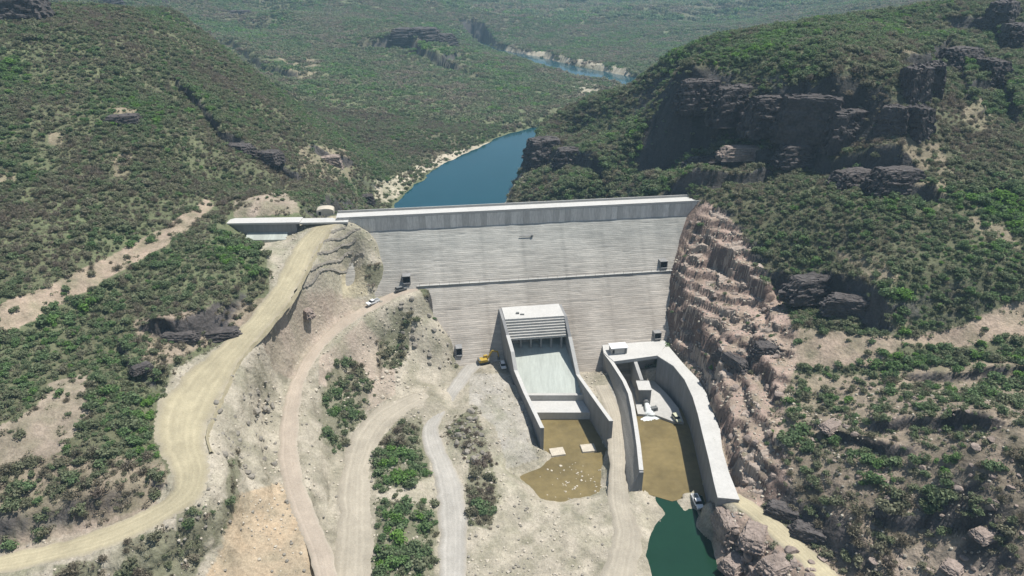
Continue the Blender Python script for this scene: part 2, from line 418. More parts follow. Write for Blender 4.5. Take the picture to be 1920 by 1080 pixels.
# ------------------------------------------------------------------ ground cover regions (photograph outlines, read onto visible ground)
REG = {
 'site': [(640,403),(575,412),(480,437),(470,450),(500,480),(505,545),(445,628),(330,690),(295,750),(300,830),(322,880),(300,935),(230,980),(0,1030),(0,1082),(1345,1082),(1385,960),(1340,760),(1262,650),(1240,690),(870,668),(842,630),(815,590),(790,548),(748,520),(733,500),(712,455),(690,428)],
 'rock': [(1262,400),(1300,370),(1335,380),(1395,440),(1420,500),(1465,560),(1490,620),(1495,690),(1465,745),(1470,830),(1485,900),(1450,955),(1385,950),(1330,750),(1262,650),(1248,640)],
 'bench': [(1430,600),(1500,615),(1700,632),(1800,610),(1920,555),(1920,630),(1800,650),(1690,650),(1640,690),(1480,690),(1440,660)],
 'bench_low': [(1480,700),(1640,705),(1760,680),(1920,675),(1920,695),(1760,705),(1620,735),(1480,745)],
 'right_low': [(1440,740),(1920,690),(1920,1082),(1560,1082),(1470,960),(1470,880)],
 'right_bare': [(1690,1030),(1760,1000),(1860,1010),(1900,1040),(1900,1082),(1660,1082)],
 'shore_right': [(1345,960),(1400,960),(1560,1082),(1340,1082)],
 'track_old': [(0,570),(110,525),(210,478),(310,425),(385,370),(400,385),(330,450),(230,505),(120,570),(0,630)],
 'left_bare': [(95,720),(160,700),(168,780),(120,840),(60,880),(0,895),(0,800),(60,770)],
 'left_dry': [(250,600),(330,585),(420,570),(500,555),(450,625),(380,650),(300,690),(260,670)],
 'left_low': [(0,880),(120,850),(300,860),(320,900),(290,950),(150,1000),(0,1025)],
 'left_road_bank': [(0,1000),(150,985),(230,965),(300,940),(300,960),(150,1020),(0,1045)],
 'yellow_patch': [(640,505),(690,500),(690,555),(640,560)],
 'orange': [(430,930),(520,905),(580,960),(600,1082),(390,1082),(420,1000)],
 'pink': [(520,560),(620,545),(700,570),(600,640),(560,720),(520,700),(490,640)],
 'pink_low': [(680,600),(740,660),(740,740),(690,770),(600,720),(600,670)],
 'grey_mid': [(880,700),(970,700),(1000,800),(1010,860),(950,880),(930,800),(880,760)],
 'grey_slope': [(1140,700),(1180,740),(1198,840),(1200,900),(1165,920),(1160,820),(1140,760)],
 'scar': [(440,375),(545,355),(565,400),(440,408)],
 'bankL': [(700,340),(740,330),(830,290),(1000,245),(1000,262),(880,290),(800,320),(740,375),(705,385)],
 'bankR': [(925,385),(940,350),(985,315),(990,335),(960,370),(945,390)],
 'bank_far': [(930,85),(1010,95),(1180,130),(1185,160),(1100,125),(960,105)],
 'bank_far2': [(1060,150),(1120,150),(1130,185),(1090,180)],
 'spot1': [(205,200),(255,205),(250,240),(210,235)],'spot2': [(90,245),(120,250),(115,275),(92,270)],'spot3': [(205,290),(245,290),(240,330),(212,330)],'spot4': [(0,310),(30,320),(25,345),(0,350)],
 'spot5': [(520,105),(590,110),(600,145),(550,150)],'spot6': [(560,270),(660,280),(660,335),(600,345),(560,310)],
 'spotR1': [(1795,190),(1840,185),(1870,230),(1850,250),(1805,225)],'spotR2': [(1680,255),(1760,270),(1790,330),(1760,390),(1700,330),(1690,300)],'spotR3': [(1600,560),(1700,590),(1720,620),(1640,620)],
 'spotR4': [(1690,50),(1725,50),(1720,100),(1690,100)],'spotR5': [(1560,470),(1640,480),(1690,520),(1660,540),(1600,500)],'spotR6': [(1800,400),(1900,430),(1915,480),(1850,450)],
 # thickets inside the site
 'thicket_upper': [(622,690),(662,678),(690,700),(692,755),(670,800),(630,842),(604,830),(600,760)],
 'thicket_mid': [(742,790),(788,778),(808,850),(806,895),(770,912),(705,920),(694,870),(716,822)],
 'thicket_low': [(705,940),(815,948),(822,1000),(815,1082),(692,1082),(700,1000)],
 'thicket_right': [(880,860),(925,870),(938,930),(915,992),(882,990),(872,920)],
 'scrub_right': [(838,800),(890,760),(915,830),(920,870),(880,870),(850,830)],
 'thicket_gully': [(742,575),(772,590),(770,655),(745,690),(712,690),(712,640),(735,615)],
 'thicket_corner': [(330,945),(395,955),(402,1000),(372,1030),(335,1010)],
 'scrub_corner': [(232,1010),(330,990),(395,1030),(370,1082),(235,1082)],
 'scrub_ditch': [(428,860),(448,850),(445,930),(420,1000),(395,1030),(398,960),(420,930)],
 'scrub_dam': [(680,495),(735,495),(748,525),(700,540),(685,530)],
 'thicket_edge': [(100,1060),(190,1045),(185,1082),(100,1082)],
 'scrub_rim': [(860,660),(866,690),(850,695),(846,670)],
}
COLR = {'soil': (0.118,0.122,0.070), 'sand': (0.375,0.335,0.265), 'yellow': (0.40,0.352,0.235), 'pink': (0.355,0.285,0.228), 'grey': (0.345,0.325,0.287), 'rock': (0.37,0.275,0.225),
        'orange': (0.40,0.305,0.20), 'bench': (0.36,0.28,0.215), 'bank': (0.50,0.44,0.34), 'tan': (0.33,0.26,0.19), 'low': (0.32,0.25,0.195)}
PAINT = [('site','sand',1),('left_low','low',.7),('left_bare','pink',.8),('left_dry','low',.85),('left_road_bank','pink',.8),('track_old','bench',.95),('rock','rock',1),('bench','bench',.95),('bench_low','bench',.7),('right_low','low',.75),
         ('right_bare','pink',.8),('shore_right','rock',.85),('orange','orange',.9),('pink','pink',.8),('pink_low','pink',.75),('grey_mid','grey',.8),('grey_slope','grey',.8),('yellow_patch','yellow',.8),
         ('scar','pink',.9),('bankL','bank',.9),('bankR','bank',.95),('bank_far','bank',.9),('bank_far2','bank',.7)] + \
        [(k,'tan',.6) for k in REG if k.startswith('spot')] + [(k,'soil',.85) for k in REG if k.startswith(('thicket','scrub'))]
def region_test(px, py, vis, name):
    return in_poly(np.clip(px, 2, 1917), np.minimum(py, 1077), REG[name]) & vis
def smooth_slope():
    Z = gz.reshape(NR, NU)
    dzy = np.gradient(Z, axis=0)/np.gradient(GY, axis=0)
    dzx = np.gradient(Z, axis=1)/np.gradient(GX, axis=1)
    return np.sqrt(dzx**2+dzy**2).ravel()
SLOPE = smooth_slope()
def cliff_shift():
    Z = gz.reshape(NR, NU)
    dzy = (np.gradient(Z, axis=0)/np.gradient(GY, axis=0)).ravel(); dzx = (np.gradient(Z, axis=1)/np.gradient(GX, axis=1)).ravel()
    k = sstep(0.85, 1.6, SLOPE)*(gy < 700)*(np.abs(dam_local(gx, gy)[1]-17) > 30)
    a = fbm(gx*0.9+gz*0.6, gy*0.9-gz*1.1, 7, 3, 111)*2.0+fbm(gx-gz*1.7, gy+gz*1.3, 2.6, 2, 112)*0.8
    return -dzx/(SLOPE+1e-6)*a*k, -dzy/(SLOPE+1e-6)*a*k
SHX, SHY = cliff_shift()
ppx, ppy, pdp = project(gx, gy, gz)
vis = visible(ppx, ppy, pdp)
sc_j = 9000.0/np.maximum(pdp, 60)*0.16
jpx = ppx + fbm(gx, gy, 7, 3, 51)*sc_j*0.75
jpy = ppy + fbm(gx, gy, 7, 3, 52)*sc_j*0.45
colr = np.tile(np.array(COLR['soil']), (len(gx), 1))
g = fbm(gx, gy, 60, 4, 61)[:, None]
colr = colr*(1+0.25*g) + np.array([-0.01, 0.012, -0.004])*g
for name, c, a in PAINT:
    m = region_test(jpx, jpy, vis, name)
    aa = a*np.clip(0.75+0.5*fbm(gx[m], gy[m], 4, 3, 62), 0, 1)[:, None]
    colr[m] = colr[m]*(1-aa)+np.array(COLR[c])*aa
# hidden ground within the works keeps the site's sand
hid = (~vis) & (poly_sd(gx, gy, SITE) < 0) & (gy < 330)
colr[hid] = COLR['sand']
# bare rock where it is too steep for soil; cliff shade darkens the colour
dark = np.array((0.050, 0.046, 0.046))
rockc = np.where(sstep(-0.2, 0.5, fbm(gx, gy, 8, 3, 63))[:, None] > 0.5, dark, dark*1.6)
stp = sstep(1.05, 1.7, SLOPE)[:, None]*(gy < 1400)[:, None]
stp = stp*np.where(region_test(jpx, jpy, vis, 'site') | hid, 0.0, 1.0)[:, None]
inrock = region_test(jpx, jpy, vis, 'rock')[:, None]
rockc = np.where(inrock, np.array((0.15, 0.108, 0.09)), rockc)  # steep faces of the cut carry their shade in the colour
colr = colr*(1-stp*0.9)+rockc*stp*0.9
mott = 1+0.16*fbm(gx, gy, 3.2, 3, 64)+0.12*fbm(gx, gy, 17, 3, 65)
colr = np.clip(colr*mott[:, None], 0.02, 0.7)

# ------------------------------------------------------------------ materials
def new_mat(name):
    m = bpy.data.materials.new(name)
    m.use_nodes = True
    nt = m.node_tree
    b = nt.nodes["Principled BSDF"]
    b.inputs["Roughness"].default_value = 0.9
    if "Specular IOR Level" in b.inputs: b.inputs["Specular IOR Level"].default_value = 0.2
    return m, nt, b
def N(nt, kind, **kw):
    n = nt.nodes.new(kind)
    for k, v in kw.items():
        if k in n.inputs: n.inputs[k].default_value = v
        else: setattr(n, k, v)
    return n
def noise_mul(nt, col_socket, coord, scales, amount):
    """multiply a colour by stacked noises"""
    cur = col_socket
    for s, a in zip(scales, amount):
        t = N(nt, "ShaderNodeTexNoise"); t.inputs["Scale"].default_value = s; t.inputs["Detail"].default_value = 5; t.inputs["Roughness"].default_value = 0.62
        nt.links.new(coord, t.inputs["Vector"])
        r = N(nt, "ShaderNodeMapRange"); r.inputs["From Min"].default_value = 0.3; r.inputs["From Max"].default_value = 0.7
        r.inputs["To Min"].default_value = 1-a; r.inputs["To Max"].default_value = 1+a
        nt.links.new(t.outputs["Fac"], r.inputs["Value"])
        v = N(nt, "ShaderNodeVectorMath", operation='SCALE')
        nt.links.new(cur, v.inputs[0]); nt.links.new(r.outputs[0], v.inputs["Scale"])
        cur = v.outputs[0]
    return cur
def add_bump(nt, b, coord, scale, dist, strength=0.6, detail=6):
    t = N(nt, "ShaderNodeTexNoise"); t.inputs["Scale"].default_value = scale; t.inputs["Detail"].default_value = detail
    nt.links.new(coord, t.inputs["Vector"])
    bp = N(nt, "ShaderNodeBump"); bp.inputs["Strength"].default_value = strength; bp.inputs["Distance"].default_value = dist
    nt.links.new(t.outputs["Fac"], bp.inputs["Height"])
    nt.links.new(bp.outputs[0], b.inputs["Normal"])
def ground_mat(name, attr="Col", scales=(0.22, 0.9, 2.6), amt=(0.12, 0.18, 0.22), bump=(0.9, 0.6)):
    m, nt, b = new_mat(name)
    a = N(nt, "ShaderNodeAttribute", attribute_name=attr)
    geo = N(nt, "ShaderNodeNewGeometry")
    c = noise_mul(nt, a.outputs["Color"], geo.outputs["Position"], scales, amt)
    nt.links.new(c, b.inputs["Base Color"])
    add_bump(nt, b, geo.outputs["Position"], bump[0], bump[1], 0.8)
    return m
def plain_mat(name, col, rough=0.8, scales=(0.3, 2.0), amt=(0.1, 0.12), bump=None, metallic=0.0, coord='Object', stretch=None):
    m, nt, b = new_mat(name)
    rgb = N(nt, "ShaderNodeRGB"); rgb.outputs[0].default_value = (*col, 1)
    if coord == 'Object':
        co = N(nt, "ShaderNodeTexCoord").outputs["Object"]
    else:
        co = N(nt, "ShaderNodeNewGeometry").outputs["Position"]
    if stretch:
        mp = N(nt, "ShaderNodeMapping"); mp.inputs["Scale"].default_value = stretch
        nt.links.new(co, mp.inputs["Vector"]); co = mp.outputs[0]
    c = noise_mul(nt, rgb.outputs[0], co, scales, amt)
    nt.links.new(c, b.inputs["Base Color"])
    b.inputs["Roughness"].default_value = rough
    b.inputs["Metallic"].default_value = metallic
    if bump: add_bump(nt, b, co, bump[0], bump[1])
    return m
M = {}
M['ground'] = ground_mat("ground")
M['road'] = ground_mat("road_dirt", scales=(0.5, 2.4), amt=(0.07, 0.10), bump=(1.6, 0.12))
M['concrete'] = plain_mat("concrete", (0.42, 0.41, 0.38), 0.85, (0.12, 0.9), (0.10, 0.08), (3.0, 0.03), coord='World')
M['concrete_white'] = plain_mat("concrete_pale", (0.475, 0.465, 0.435), 0.85, (0.15, 1.2), (0.07, 0.06), coord='World')  # the lighter copy of the concrete, kept for sunlit tops
M['concrete_shaded'] = plain_mat("concrete_wall_shaded", (0.235, 0.233, 0.228), 0.85, (0.25, 1.2), (0.16, 0.10), coord='World', stretch=(1.6, 1.6, 0.25))  # same concrete darkened for walls, their shade put into the colour
M['chute'] = plain_mat("concrete_wet", (0.40, 0.425, 0.38), 0.7, (0.25, 1.4), (0.16, 0.08), coord='World', stretch=(1.4, 0.25, 0.25))
M['black'] = plain_mat("recess_shade", (0.012, 0.012, 0.013), 0.9)  # black stands in for the unlit depth of openings
M['rock'] = plain_mat("rock", (0.262, 0.212, 0.180), 0.95, (0.25, 1.3), (0.3, 0.3), (1.2, 0.5), coord='World')
M['rock_dark'] = plain_mat("rock_weathered_shaded", (0.085, 0.076, 0.072), 0.95, (0.2, 1.0), (0.35, 0.35), (0.9, 0.7), coord='World')  # weathered rock taken darker still, cliff shade put into the colour
M['rock_grey'] = plain_mat("rock_grey", (0.235, 0.215, 0.18), 0.95, (0.5, 2.0), (0.2, 0.2), (2.0, 0.2), coord='World')
M['stone_pale'] = plain_mat("stone_pale", (0.48, 0.43, 0.345), 0.95, (0.8, 3.0), (0.15, 0.15), (2.0, 0.1), coord='World')
M['white_paint'] = plain_mat("white_paint", (0.78, 0.78, 0.77), 0.35, amt=(0.03, 0.03))
M['grey_paint'] = plain_mat("grey_paint", (0.16, 0.165, 0.16), 0.4, amt=(0.05, 0.05))
M['glass'] = plain_mat("dark_glass", (0.015, 0.018, 0.022), 0.08, amt=(0.02, 0.02))
M['tyre'] = plain_mat("tyre", (0.02, 0.02, 0.02), 0.9)
M['yellow_paint'] = plain_mat("machine_yellow", (0.42, 0.29, 0.05), 0.5, amt=(0.15, 0.1))
M['steel'] = plain_mat("steel", (0.22, 0.22, 0.22), 0.5, metallic=0.6)
def dam_mat():
    m, nt, b = new_mat("rolled_concrete")
    a = N(nt, "ShaderNodeAttribute", attribute_name="Col")
    tc = N(nt, "ShaderNodeTexCoord")
    mp = N(nt, "ShaderNodeMapping"); mp.inputs["Scale"].default_value = (0.22, 1.0, 1.6)
    nt.links.new(tc.outputs["Object"], mp.inputs["Vector"])
    c = noise_mul(nt, a.outputs["Color"], mp.outputs[0], (0.5, 1.9), (0.13, 0.13))
    c = noise_mul(nt, c, tc.outputs["Object"], (0.05,), (0.08,))
    nt.links.new(c, b.inputs["Base Color"])
    add_bump(nt, b, tc.outputs["Object"], 1.5, 0.15)
    return m
M['dam'] = dam_mat()
def water_mat(name, col, rough, bump_scale, bump_dist, noise=None):
    m, nt, b = new_mat(name)
    geo = N(nt, "ShaderNodeNewGeometry")
    rgb = N(nt, "ShaderNodeRGB"); rgb.outputs[0].default_value = (*col, 1)
    c = noise_mul(nt, rgb.outputs[0], geo.outputs["Position"], (0.07, 0.5), noise or (0.08, 0.05))
    nt.links.new(c, b.inputs["Base Color"])
    b.inputs["Roughness"].default_value = rough
    b.inputs["IOR"].default_value = 1.33
    b.inputs["Specular IOR Level"].default_value = 0.5
    add_bump(nt, b, geo.outputs["Position"], bump_scale, bump_dist, 0.4, 3)
    return m
M['water_res'] = water_mat("reservoir_water", (0.006, 0.050, 0.066), 0.12, 0.35, 0.05)
M['water_brown'] = water_mat("silty_water", (0.172, 0.134, 0.060), 0.3, 0.8, 0.05, (0.26, 0.14))
M['water_green'] = water_mat("pond_water", (0.010, 0.038, 0.021), 0.12, 0.5, 0.03)
M['foam'] = plain_mat("white_water", (0.66, 0.69, 0.67), 0.6, (0.6, 2.5), (0.1, 0.12), coord='World')
def leaf_mat(name):
    m, nt, b = new_mat(name)
    at = N(nt, "ShaderNodeAttribute", attribute_name="tint", attribute_type='INSTANCER')
    cr = N(nt, "ShaderNodeValToRGB")
    e = cr.color_ramp.elements
    e[0].position, e[0].color = 0.0, (0.230, 0.190, 0.155, 1)
    e[1].position, e[1].color = 1.0, (0.135, 0.245, 0.055, 1)
    for p, c in ((0.3, (0.215, 0.192, 0.138, 1)), (0.5, (0.172, 0.190, 0.112, 1)), (0.75, (0.130, 0.192, 0.090, 1)), (0.9, (0.130, 0.218, 0.072, 1))):
        k = e.new(p); k.color = c
    nt.links.new(at.outputs["Fac"], cr.inputs["Fac"])
    a2 = N(nt, "ShaderNodeAttribute", attribute_name="shade")
    r = N(nt, "ShaderNodeMapRange"); r.inputs["To Min"].default_value = 0.75; r.inputs["To Max"].default_value = 1.5
    nt.links.new(a2.outputs["Fac"], r.inputs["Value"])
    v = N(nt, "ShaderNodeVectorMath", operation='SCALE')
    nt.links.new(cr.outputs[0], v.inputs[0]); nt.links.new(r.outputs[0], v.inputs["Scale"])
    nt.links.new(v.outputs[0], b.inputs["Base Color"])
    b.inputs["Roughness"].default_value = 0.75
    tr = N(nt, "ShaderNodeBsdfTranslucent")
    nt.links.new(v.outputs[0], tr.inputs["Color"])
    mx = N(nt, "ShaderNodeMixShader"); mx.inputs["Fac"].default_value = 0.42
    nt.links.new(b.outputs[0], mx.inputs[1]); nt.links.new(tr.outputs[0], mx.inputs[2])
    nt.links.new(mx.outputs[0], nt.nodes["Material Output"].inputs["Surface"])
    return m
M['leaf'] = leaf_mat("leaves")
M['bark'] = plain_mat("bark", (0.12, 0.095, 0.075), 0.95)

# ------------------------------------------------------------------ object helpers
def mesh_data(name, verts, faces, mat=None, col=None, smooth=False, attr="Col"):
    me = bpy.data.meshes.new(name)
    me.from_pydata([tuple(v) for v in verts], [], [tuple(f) for f in faces])
    if mat: me.materials.append(mat)
    if col is not None:
        ca = me.color_attributes.new(attr, 'FLOAT_COLOR', 'POINT')
        c4 = np.ones((len(verts), 4)); c4[:, :3] = np.asarray(col)
        ca.data.foreach_set("color", c4.astype(np.float32).ravel())
    if smooth:
        me.polygons.foreach_set("use_smooth", [True]*len(me.polygons))
    me.update()
    return me
def link(name, me, parent=None, loc=None):
    o = bpy.data.objects.new(name, me)
    COL.objects.link(o)
    if parent is not None: o.parent = parent
    if loc is not None: o.location = loc
    return o
def obj(name, verts, faces, mat, parent=None, **kw):
    return link(name, mesh_data(name, verts, faces, mat, **kw), parent)
def empty(name, loc=(0, 0, 0), rz=0.0):
    o = bpy.data.objects.new(name, None)
    o.empty_display_size = 0.5
    COL.objects.link(o)
    o.location = loc
    o.rotation_euler = (0, 0, rz)
    return o
def tag(o, label=None, cat=None, group=None, kind=None):
    if label: o['label'] = label
    if cat: o['category'] = cat
    if group: o['group'] = group
    if kind: o['kind'] = kind
    return o
class MB:
    def __init__(s): s.v, s.f = [], []
    def add(s, v, f):
        k = len(s.v)
        s.v += [tuple(p) for p in v]
        s.f += [tuple(i+k for i in q) for q in f]
        return s
    def box(s, x0, x1, y0, y1, z0, z1):
        return s.hexa([(x0,y0,z0),(x1,y0,z0),(x1,y1,z0),(x0,y1,z0)], [(x0,y0,z1),(x1,y0,z1),(x1,y1,z1),(x0,y1,z1)])
    def hexa(s, b, t):
        n = len(b)
        f = [tuple(reversed(range(n))), tuple(range(n, 2*n))] + [(i, (i+1) % n, n+(i+1) % n, n+i) for i in range(n)]
        return s.add(list(b)+list(t), f)
    def prism(s, poly, z0, z1):
        return s.hexa([(p[0], p[1], z0) for p in poly], [(p[0], p[1], z1) for p in poly])
    def cyl(s, p, q, r, n=10, r2=None):
        p, q = Vector(p), Vector(q)
        d = (q-p).normalized()
        a = d.orthogonal().normalized(); b = d.cross(a)
        r2 = r if r2 is None else r2
        A = [p+(a*math.cos(2*math.pi*i/n)+b*math.sin(2*math.pi*i/n))*r for i in range(n)]
        B = [q+(a*math.cos(2*math.pi*i/n)+b*math.sin(2*math.pi*i/n))*r2 for i in range(n)]
        return s.hexa(A, B)
    def strip_wall(s, left, right, zb_l, zb_r):
        """solid wall between two matching top edges (3D) standing on bottom heights"""
        n = len(left)
        k = len(s.v)
        for a, b, za, zb in zip(left, right, zb_l, zb_r):
            s.v += [tuple(a), tuple(b), (b[0], b[1], zb), (a[0], a[1], za)]
        for i in range(n-1):
            p, q = k+4*i, k+4*(i+1)
            for j in range(4):
                s.f.append((p+j, p+(j+1) % 4, q+(j+1) % 4, q+j))
        s.f.append((k, k+3, k+2, k+1)); e = k+4*(n-1); s.f.append((e, e+1, e+2, e+3))
        return s
    def build(s, name, mat, parent=None, bevel=0, **kw):
        me = mesh_data(name, s.v, s.f, mat, **kw)
        bm = bmesh.new(); bm.from_mesh(me)
        bmesh.ops.recalc_face_normals(bm, faces=bm.faces)
        bm.to_mesh(me); bm.free()
        o = link(name, me, parent)
        if bevel:
            md = o.modifiers.new("bevel", 'BEVEL'); md.width = bevel; md.segments = 2; md.limit_method = 'ANGLE'
        return o

# ------------------------------------------------------------------ terrain, roads, water
def build_terrain():
    me = bpy.data.meshes.new("terrain")
    nv = len(gx)
    co = np.stack([gx+SHX, gy+SHY, gz], 1).astype(np.float32)
    i = np.arange(NR-1)[:, None]*NU+np.arange(NU-1)[None, :]
    q = np.stack([i, i+1, i+NU+1, i+NU], -1).reshape(-1, 4).astype(np.int32)
    me.vertices.add(nv); me.vertices.foreach_set("co", co.ravel())
    me.loops.add(q.size); me.loops.foreach_set("vertex_index", q.ravel())
    me.polygons.add(len(q)); me.polygons.foreach_set("loop_start", np.arange(0, q.size, 4, dtype=np.int32))
    me.polygons.foreach_set("use_smooth", np.ones(len(q), bool))
    me.update(); me.validate()
    ca = me.color_attributes.new("Col", 'FLOAT_COLOR', 'POINT')
    c4 = np.ones((nv, 4), np.float32); c4[:, :3] = colr
    ca.data.foreach_set("color", c4.ravel())
    me.materials.append(M['ground'])
    return tag(link("terrain", me), kind='structure')
build_terrain()

def build_rock_cut():
    P = np.array([p[:2] for p in ROCKY])
    st = 0.42
    X, Y = np.meshgrid(np.arange(P[:, 0].min()-1, P[:, 0].max()+1, st), np.arange(P[:, 1].min()-1, P[:, 1].max()+1, st))
    sh = X.shape
    x, y = X.ravel(), Y.ravel()
    sd_ = poly_sd(x, y, [tuple(p) for p in P])
    z0 = H(x, y)
    ca_, sa_ = math.cos(-1.05), math.sin(-1.05)
    u, w = x*ca_+y*sa_, -x*sa_+y*ca_                                    # u runs along the ledges
    uw = u+fbm(x, y, 6, 2, 131)*2.0
    iu = np.floor(uw/5.2); ph = _hash(iu, iu*0+5, 77)*3.0
    stp_ = 3.3
    q = (z0+ph+fbm(x, y, 4, 3, 132)*1.1)/stp_
    fr = q-np.floor(q)
    zt = (np.floor(q)+sstep(0.60, 0.90, fr))*stp_-ph
    iz = np.floor(q)
    ib, jb = np.floor((uw+0.9*iz)/1.7), np.floor((z0+fbm(x, y, 3, 2, 133)*0.9)/1.5)
    blk = _hash(ib*3+iz*11, jb*5, 78)
    crack = np.minimum(np.abs((uw+0.9*iz)/1.7-ib-0.5), 0.5)
    zz = z0*0.2+zt*0.8+blk*0.95-0.35+fbm(x, y, 1.6, 3, 134)*0.14
    zz -= 0.2*sstep(0.42, 0.5, crack)
    zz -= sstep(-2.2, 0.2, sd_)*2.6
    for i in range(len(OUT_RO)-1): pass
    near_w = poly_sd(x, y, [p[:2] for p in OUT_RI]+[p[:2] for p in reversed(OUT_RO)])
    zz = np.where(near_w < 0.9, np.minimum(zz, 10.5), zz)
    keep = sd_ < 0.3
    base = np.array((0.300, 0.248, 0.208))
    c = base*(1+0.22*(blk-0.5)+0.22*fbm(x, y, 9, 3, 135)+0.10*fbm(x, y, 1.2, 2, 136))[:, None]
    c = c*(1-0.45*sstep(0.3, 0.7, fbm(x, y, 11, 3, 137)))[:, None]+np.array((0.02, 0.018, 0.012))
    idx = np.arange(len(x)).reshape(sh)
    a, b, c_, d = idx[:-1, :-1].ravel(), idx[:-1, 1:].ravel(), idx[1:, 1:].ravel(), idx[1:, :-1].ravel()
    m = keep[a] & keep[b] & keep[c_] & keep[d]
    used = np.zeros(len(x), bool)
    for k in (a, b, c_, d): used[k[m]] = True
    new = np.cumsum(used)-1
    o = obj("rock_cut", np.stack([x, y, zz], 1)[used], np.stack([new[k[m]] for k in (a, b, c_, d)], 1).tolist(), M['road'], col=c[used])
    tag(o, label='stepped pinkish rock cut between the dam and the outlet wall', kind='structure')
build_rock_cut()

ROAD_COL = {'crest_road': 'yellow', 'abutment_track': 'pink', 'gravel_track': 'grey', 'old_haul_track': 'sand', 'spillway_track': 'sand', 'outlet_road': 'yellow'}
ROAD_LAB = {'crest_road': 'wide yellow dirt road climbing to the dam crest', 'abutment_track': 'narrow dirt track to the opening low on the dam abutment', 'gravel_track': 'grey gravel track winding down from the foot of the dam',
            'old_haul_track': 'wide pale haul track between the thickets', 'spillway_track': 'dirt track between spillway and outlet channel', 'outlet_road': 'yellow dirt road leaving the end of the outlet wall'}
def build_road(name, P):
    NC = 25
    T = np.gradient(P[:, :2], axis=0)
    T /= np.linalg.norm(T, axis=1)[:, None]
    nx, ny = T[:, 1], -T[:, 0]
    a = np.linspace(-1, 1, NC)
    arc = np.concatenate([[0], np.cumsum(np.linalg.norm(np.diff(P[:, :2], axis=0), axis=1))])
    wl = P[:, 3]*(1.02+0.34*fbm(arc, arc*0+3, 6, 4, 71, 0.7)); wr = P[:, 3]*(1.02+0.34*fbm(arc, arc*0+9, 6, 4, 72, 0.7))
    off = np.where(a[None, :] < 0, a[None, :]*wl[:, None], a[None, :]*wr[:, None])
    X = P[:, 0:1]+nx[:, None]*off; Y = P[:, 1:2]+ny[:, None]*off
    prof = -0.05-0.30*np.abs(a)**6 - 0.05*np.exp(-((np.abs(a)-0.42)/0.13)**2)
    Z = P[:, 2:3]+prof[None, :]+0.04*fbm(X.ravel(), Y.ravel(), 3, 2, 73).reshape(X.shape)
    base = np.array(COLR[ROAD_COL[name]])*(1.04 if name == 'gravel_track' else 0.95)
    wob = 0.09*fbm(arc, arc*0+21, 16, 2, 75)[:, None]
    rut = sum(k_*np.exp(-((a[None, :]-o_-wob)/0.07)**2) for o_, k_ in ((-0.5, 1.0), (-0.18, 0.9), (0.2, 0.8), (0.52, 1.0), (0.02, 0.5)))
    rut = rut-0.4
    edge = np.clip((np.abs(a)-0.7)/0.3, 0, 1)
    c = base[None, None, :]*(1+0.15*rut-0.12*edge[None, :])[:, :, None]
    sand = np.array(COLR['sand'])
    c = c*(1-0.6*edge[None, :, None])+sand*0.92*0.6*edge[None, :, None]
    if name == 'abutment_track':
        c = c*0.6+np.array(COLR['sand'])*0.45
    c *= (1+0.22*fbm(X.ravel(), Y.ravel(), 6, 4, 74, 0.6)).reshape(X.shape)[:, :, None]
    n = len(P)
    f = [(i*NC+j, i*NC+j+1, (i+1)*NC+j+1, (i+1)*NC+j) for i in range(n-1) for j in range(NC-1)]
    V = np.stack([X, Y, Z], -1).reshape(-1, 3)
    o = obj(name, V, [q[::-1] for q in f], M['road'], col=c.reshape(-1, 3), smooth=True)
    tag(o, label=ROAD_LAB[name], kind='structure')
for k, P in ROAD_W.items():
    build_road(k, P)

def water_sheet(name, poly, z, mat, label, grow=0.0):
    cx = sum(p[0] for p in poly)/len(poly); cy = sum(p[1] for p in poly)/len(poly)
    V = [(cx+(p[0]-cx)*(1+grow), cy+(p[1]-cy)*(1+grow), z) for p in poly]
    bm = bmesh.new()
    f = bm.faces.new([bm.verts.new(v) for v in V])
    bmesh.ops.triangulate(bm, faces=[f])
    bmesh.ops.recalc_face_normals(bm, faces=bm.faces)
    for q in bm.faces:
        if q.normal.z < 0: q.normal_flip()
    me = bpy.data.meshes.new(name); bm.to_mesh(me); bm.free()
    me.materials.append(mat)
    return tag(link(name, me), label=label, kind='structure')
def river_sheet():
    P = np.array(RIVER, float)
    C = catmull(P, 8.0)
    s_, dd = dam_local(C[:, 0], C[:, 1])
    C = C[dd < -8]
    T = np.gradient(C[:, :2], axis=0); T /= np.linalg.norm(T, axis=1)[:, None]
    V, F = [], []
    for i, p in enumerate(C):
        w = p[2]+7
        V += [(p[0]-T[i, 1]*w, p[1]+T[i, 0]*w, WATER_RES), (p[0]+T[i, 1]*w, p[1]-T[i, 0]*w, WATER_RES)]
    for i in range(len(C)-1):
        F.append((2*i, 2*i+1, 2*i+3, 2*i+2))
    o = obj("reservoir_water", V, F, M['water_res'])
    tag(o, label='calm blue river water held behind the dam', kind='structure')
river_sheet()
water_sheet("spillway_pool", [W(*p+(1.0,)) for p in [(1014,770),(1098,770),(1142,830),(1150,880),(1148,945),(1090,965),(1000,965),(935,900),(985,868),(1012,860)]], WATER_POOL, M['water_brown'], 'shallow brown pool at the foot of the spillway')
water_sheet("channel_water", [(p[0]+0.2, p[1]) for p in OUT_L[2:]]+[W(1209,925,0)[:2], W(1260,940,0)[:2], W(1316,928,0)[:2]]+[(p[0]+0.9, p[1]) for p in reversed(OUT_RI[2:])], WATER_OUT, M['water_brown'], 'silty brown water filling the outlet channel')
water_sheet("pond_water", [W(*p+(-0.6,)) for p in [(1225,930),(1275,915),(1322,935),(1320,965),(1350,990),(1372,1030),(1400,1085),(1400,1140),(1270,1150),(1190,1110),(1185,1040),(1195,990)]], WATER_POND, M['water_green'], 'deep green pond below the outlet channel')

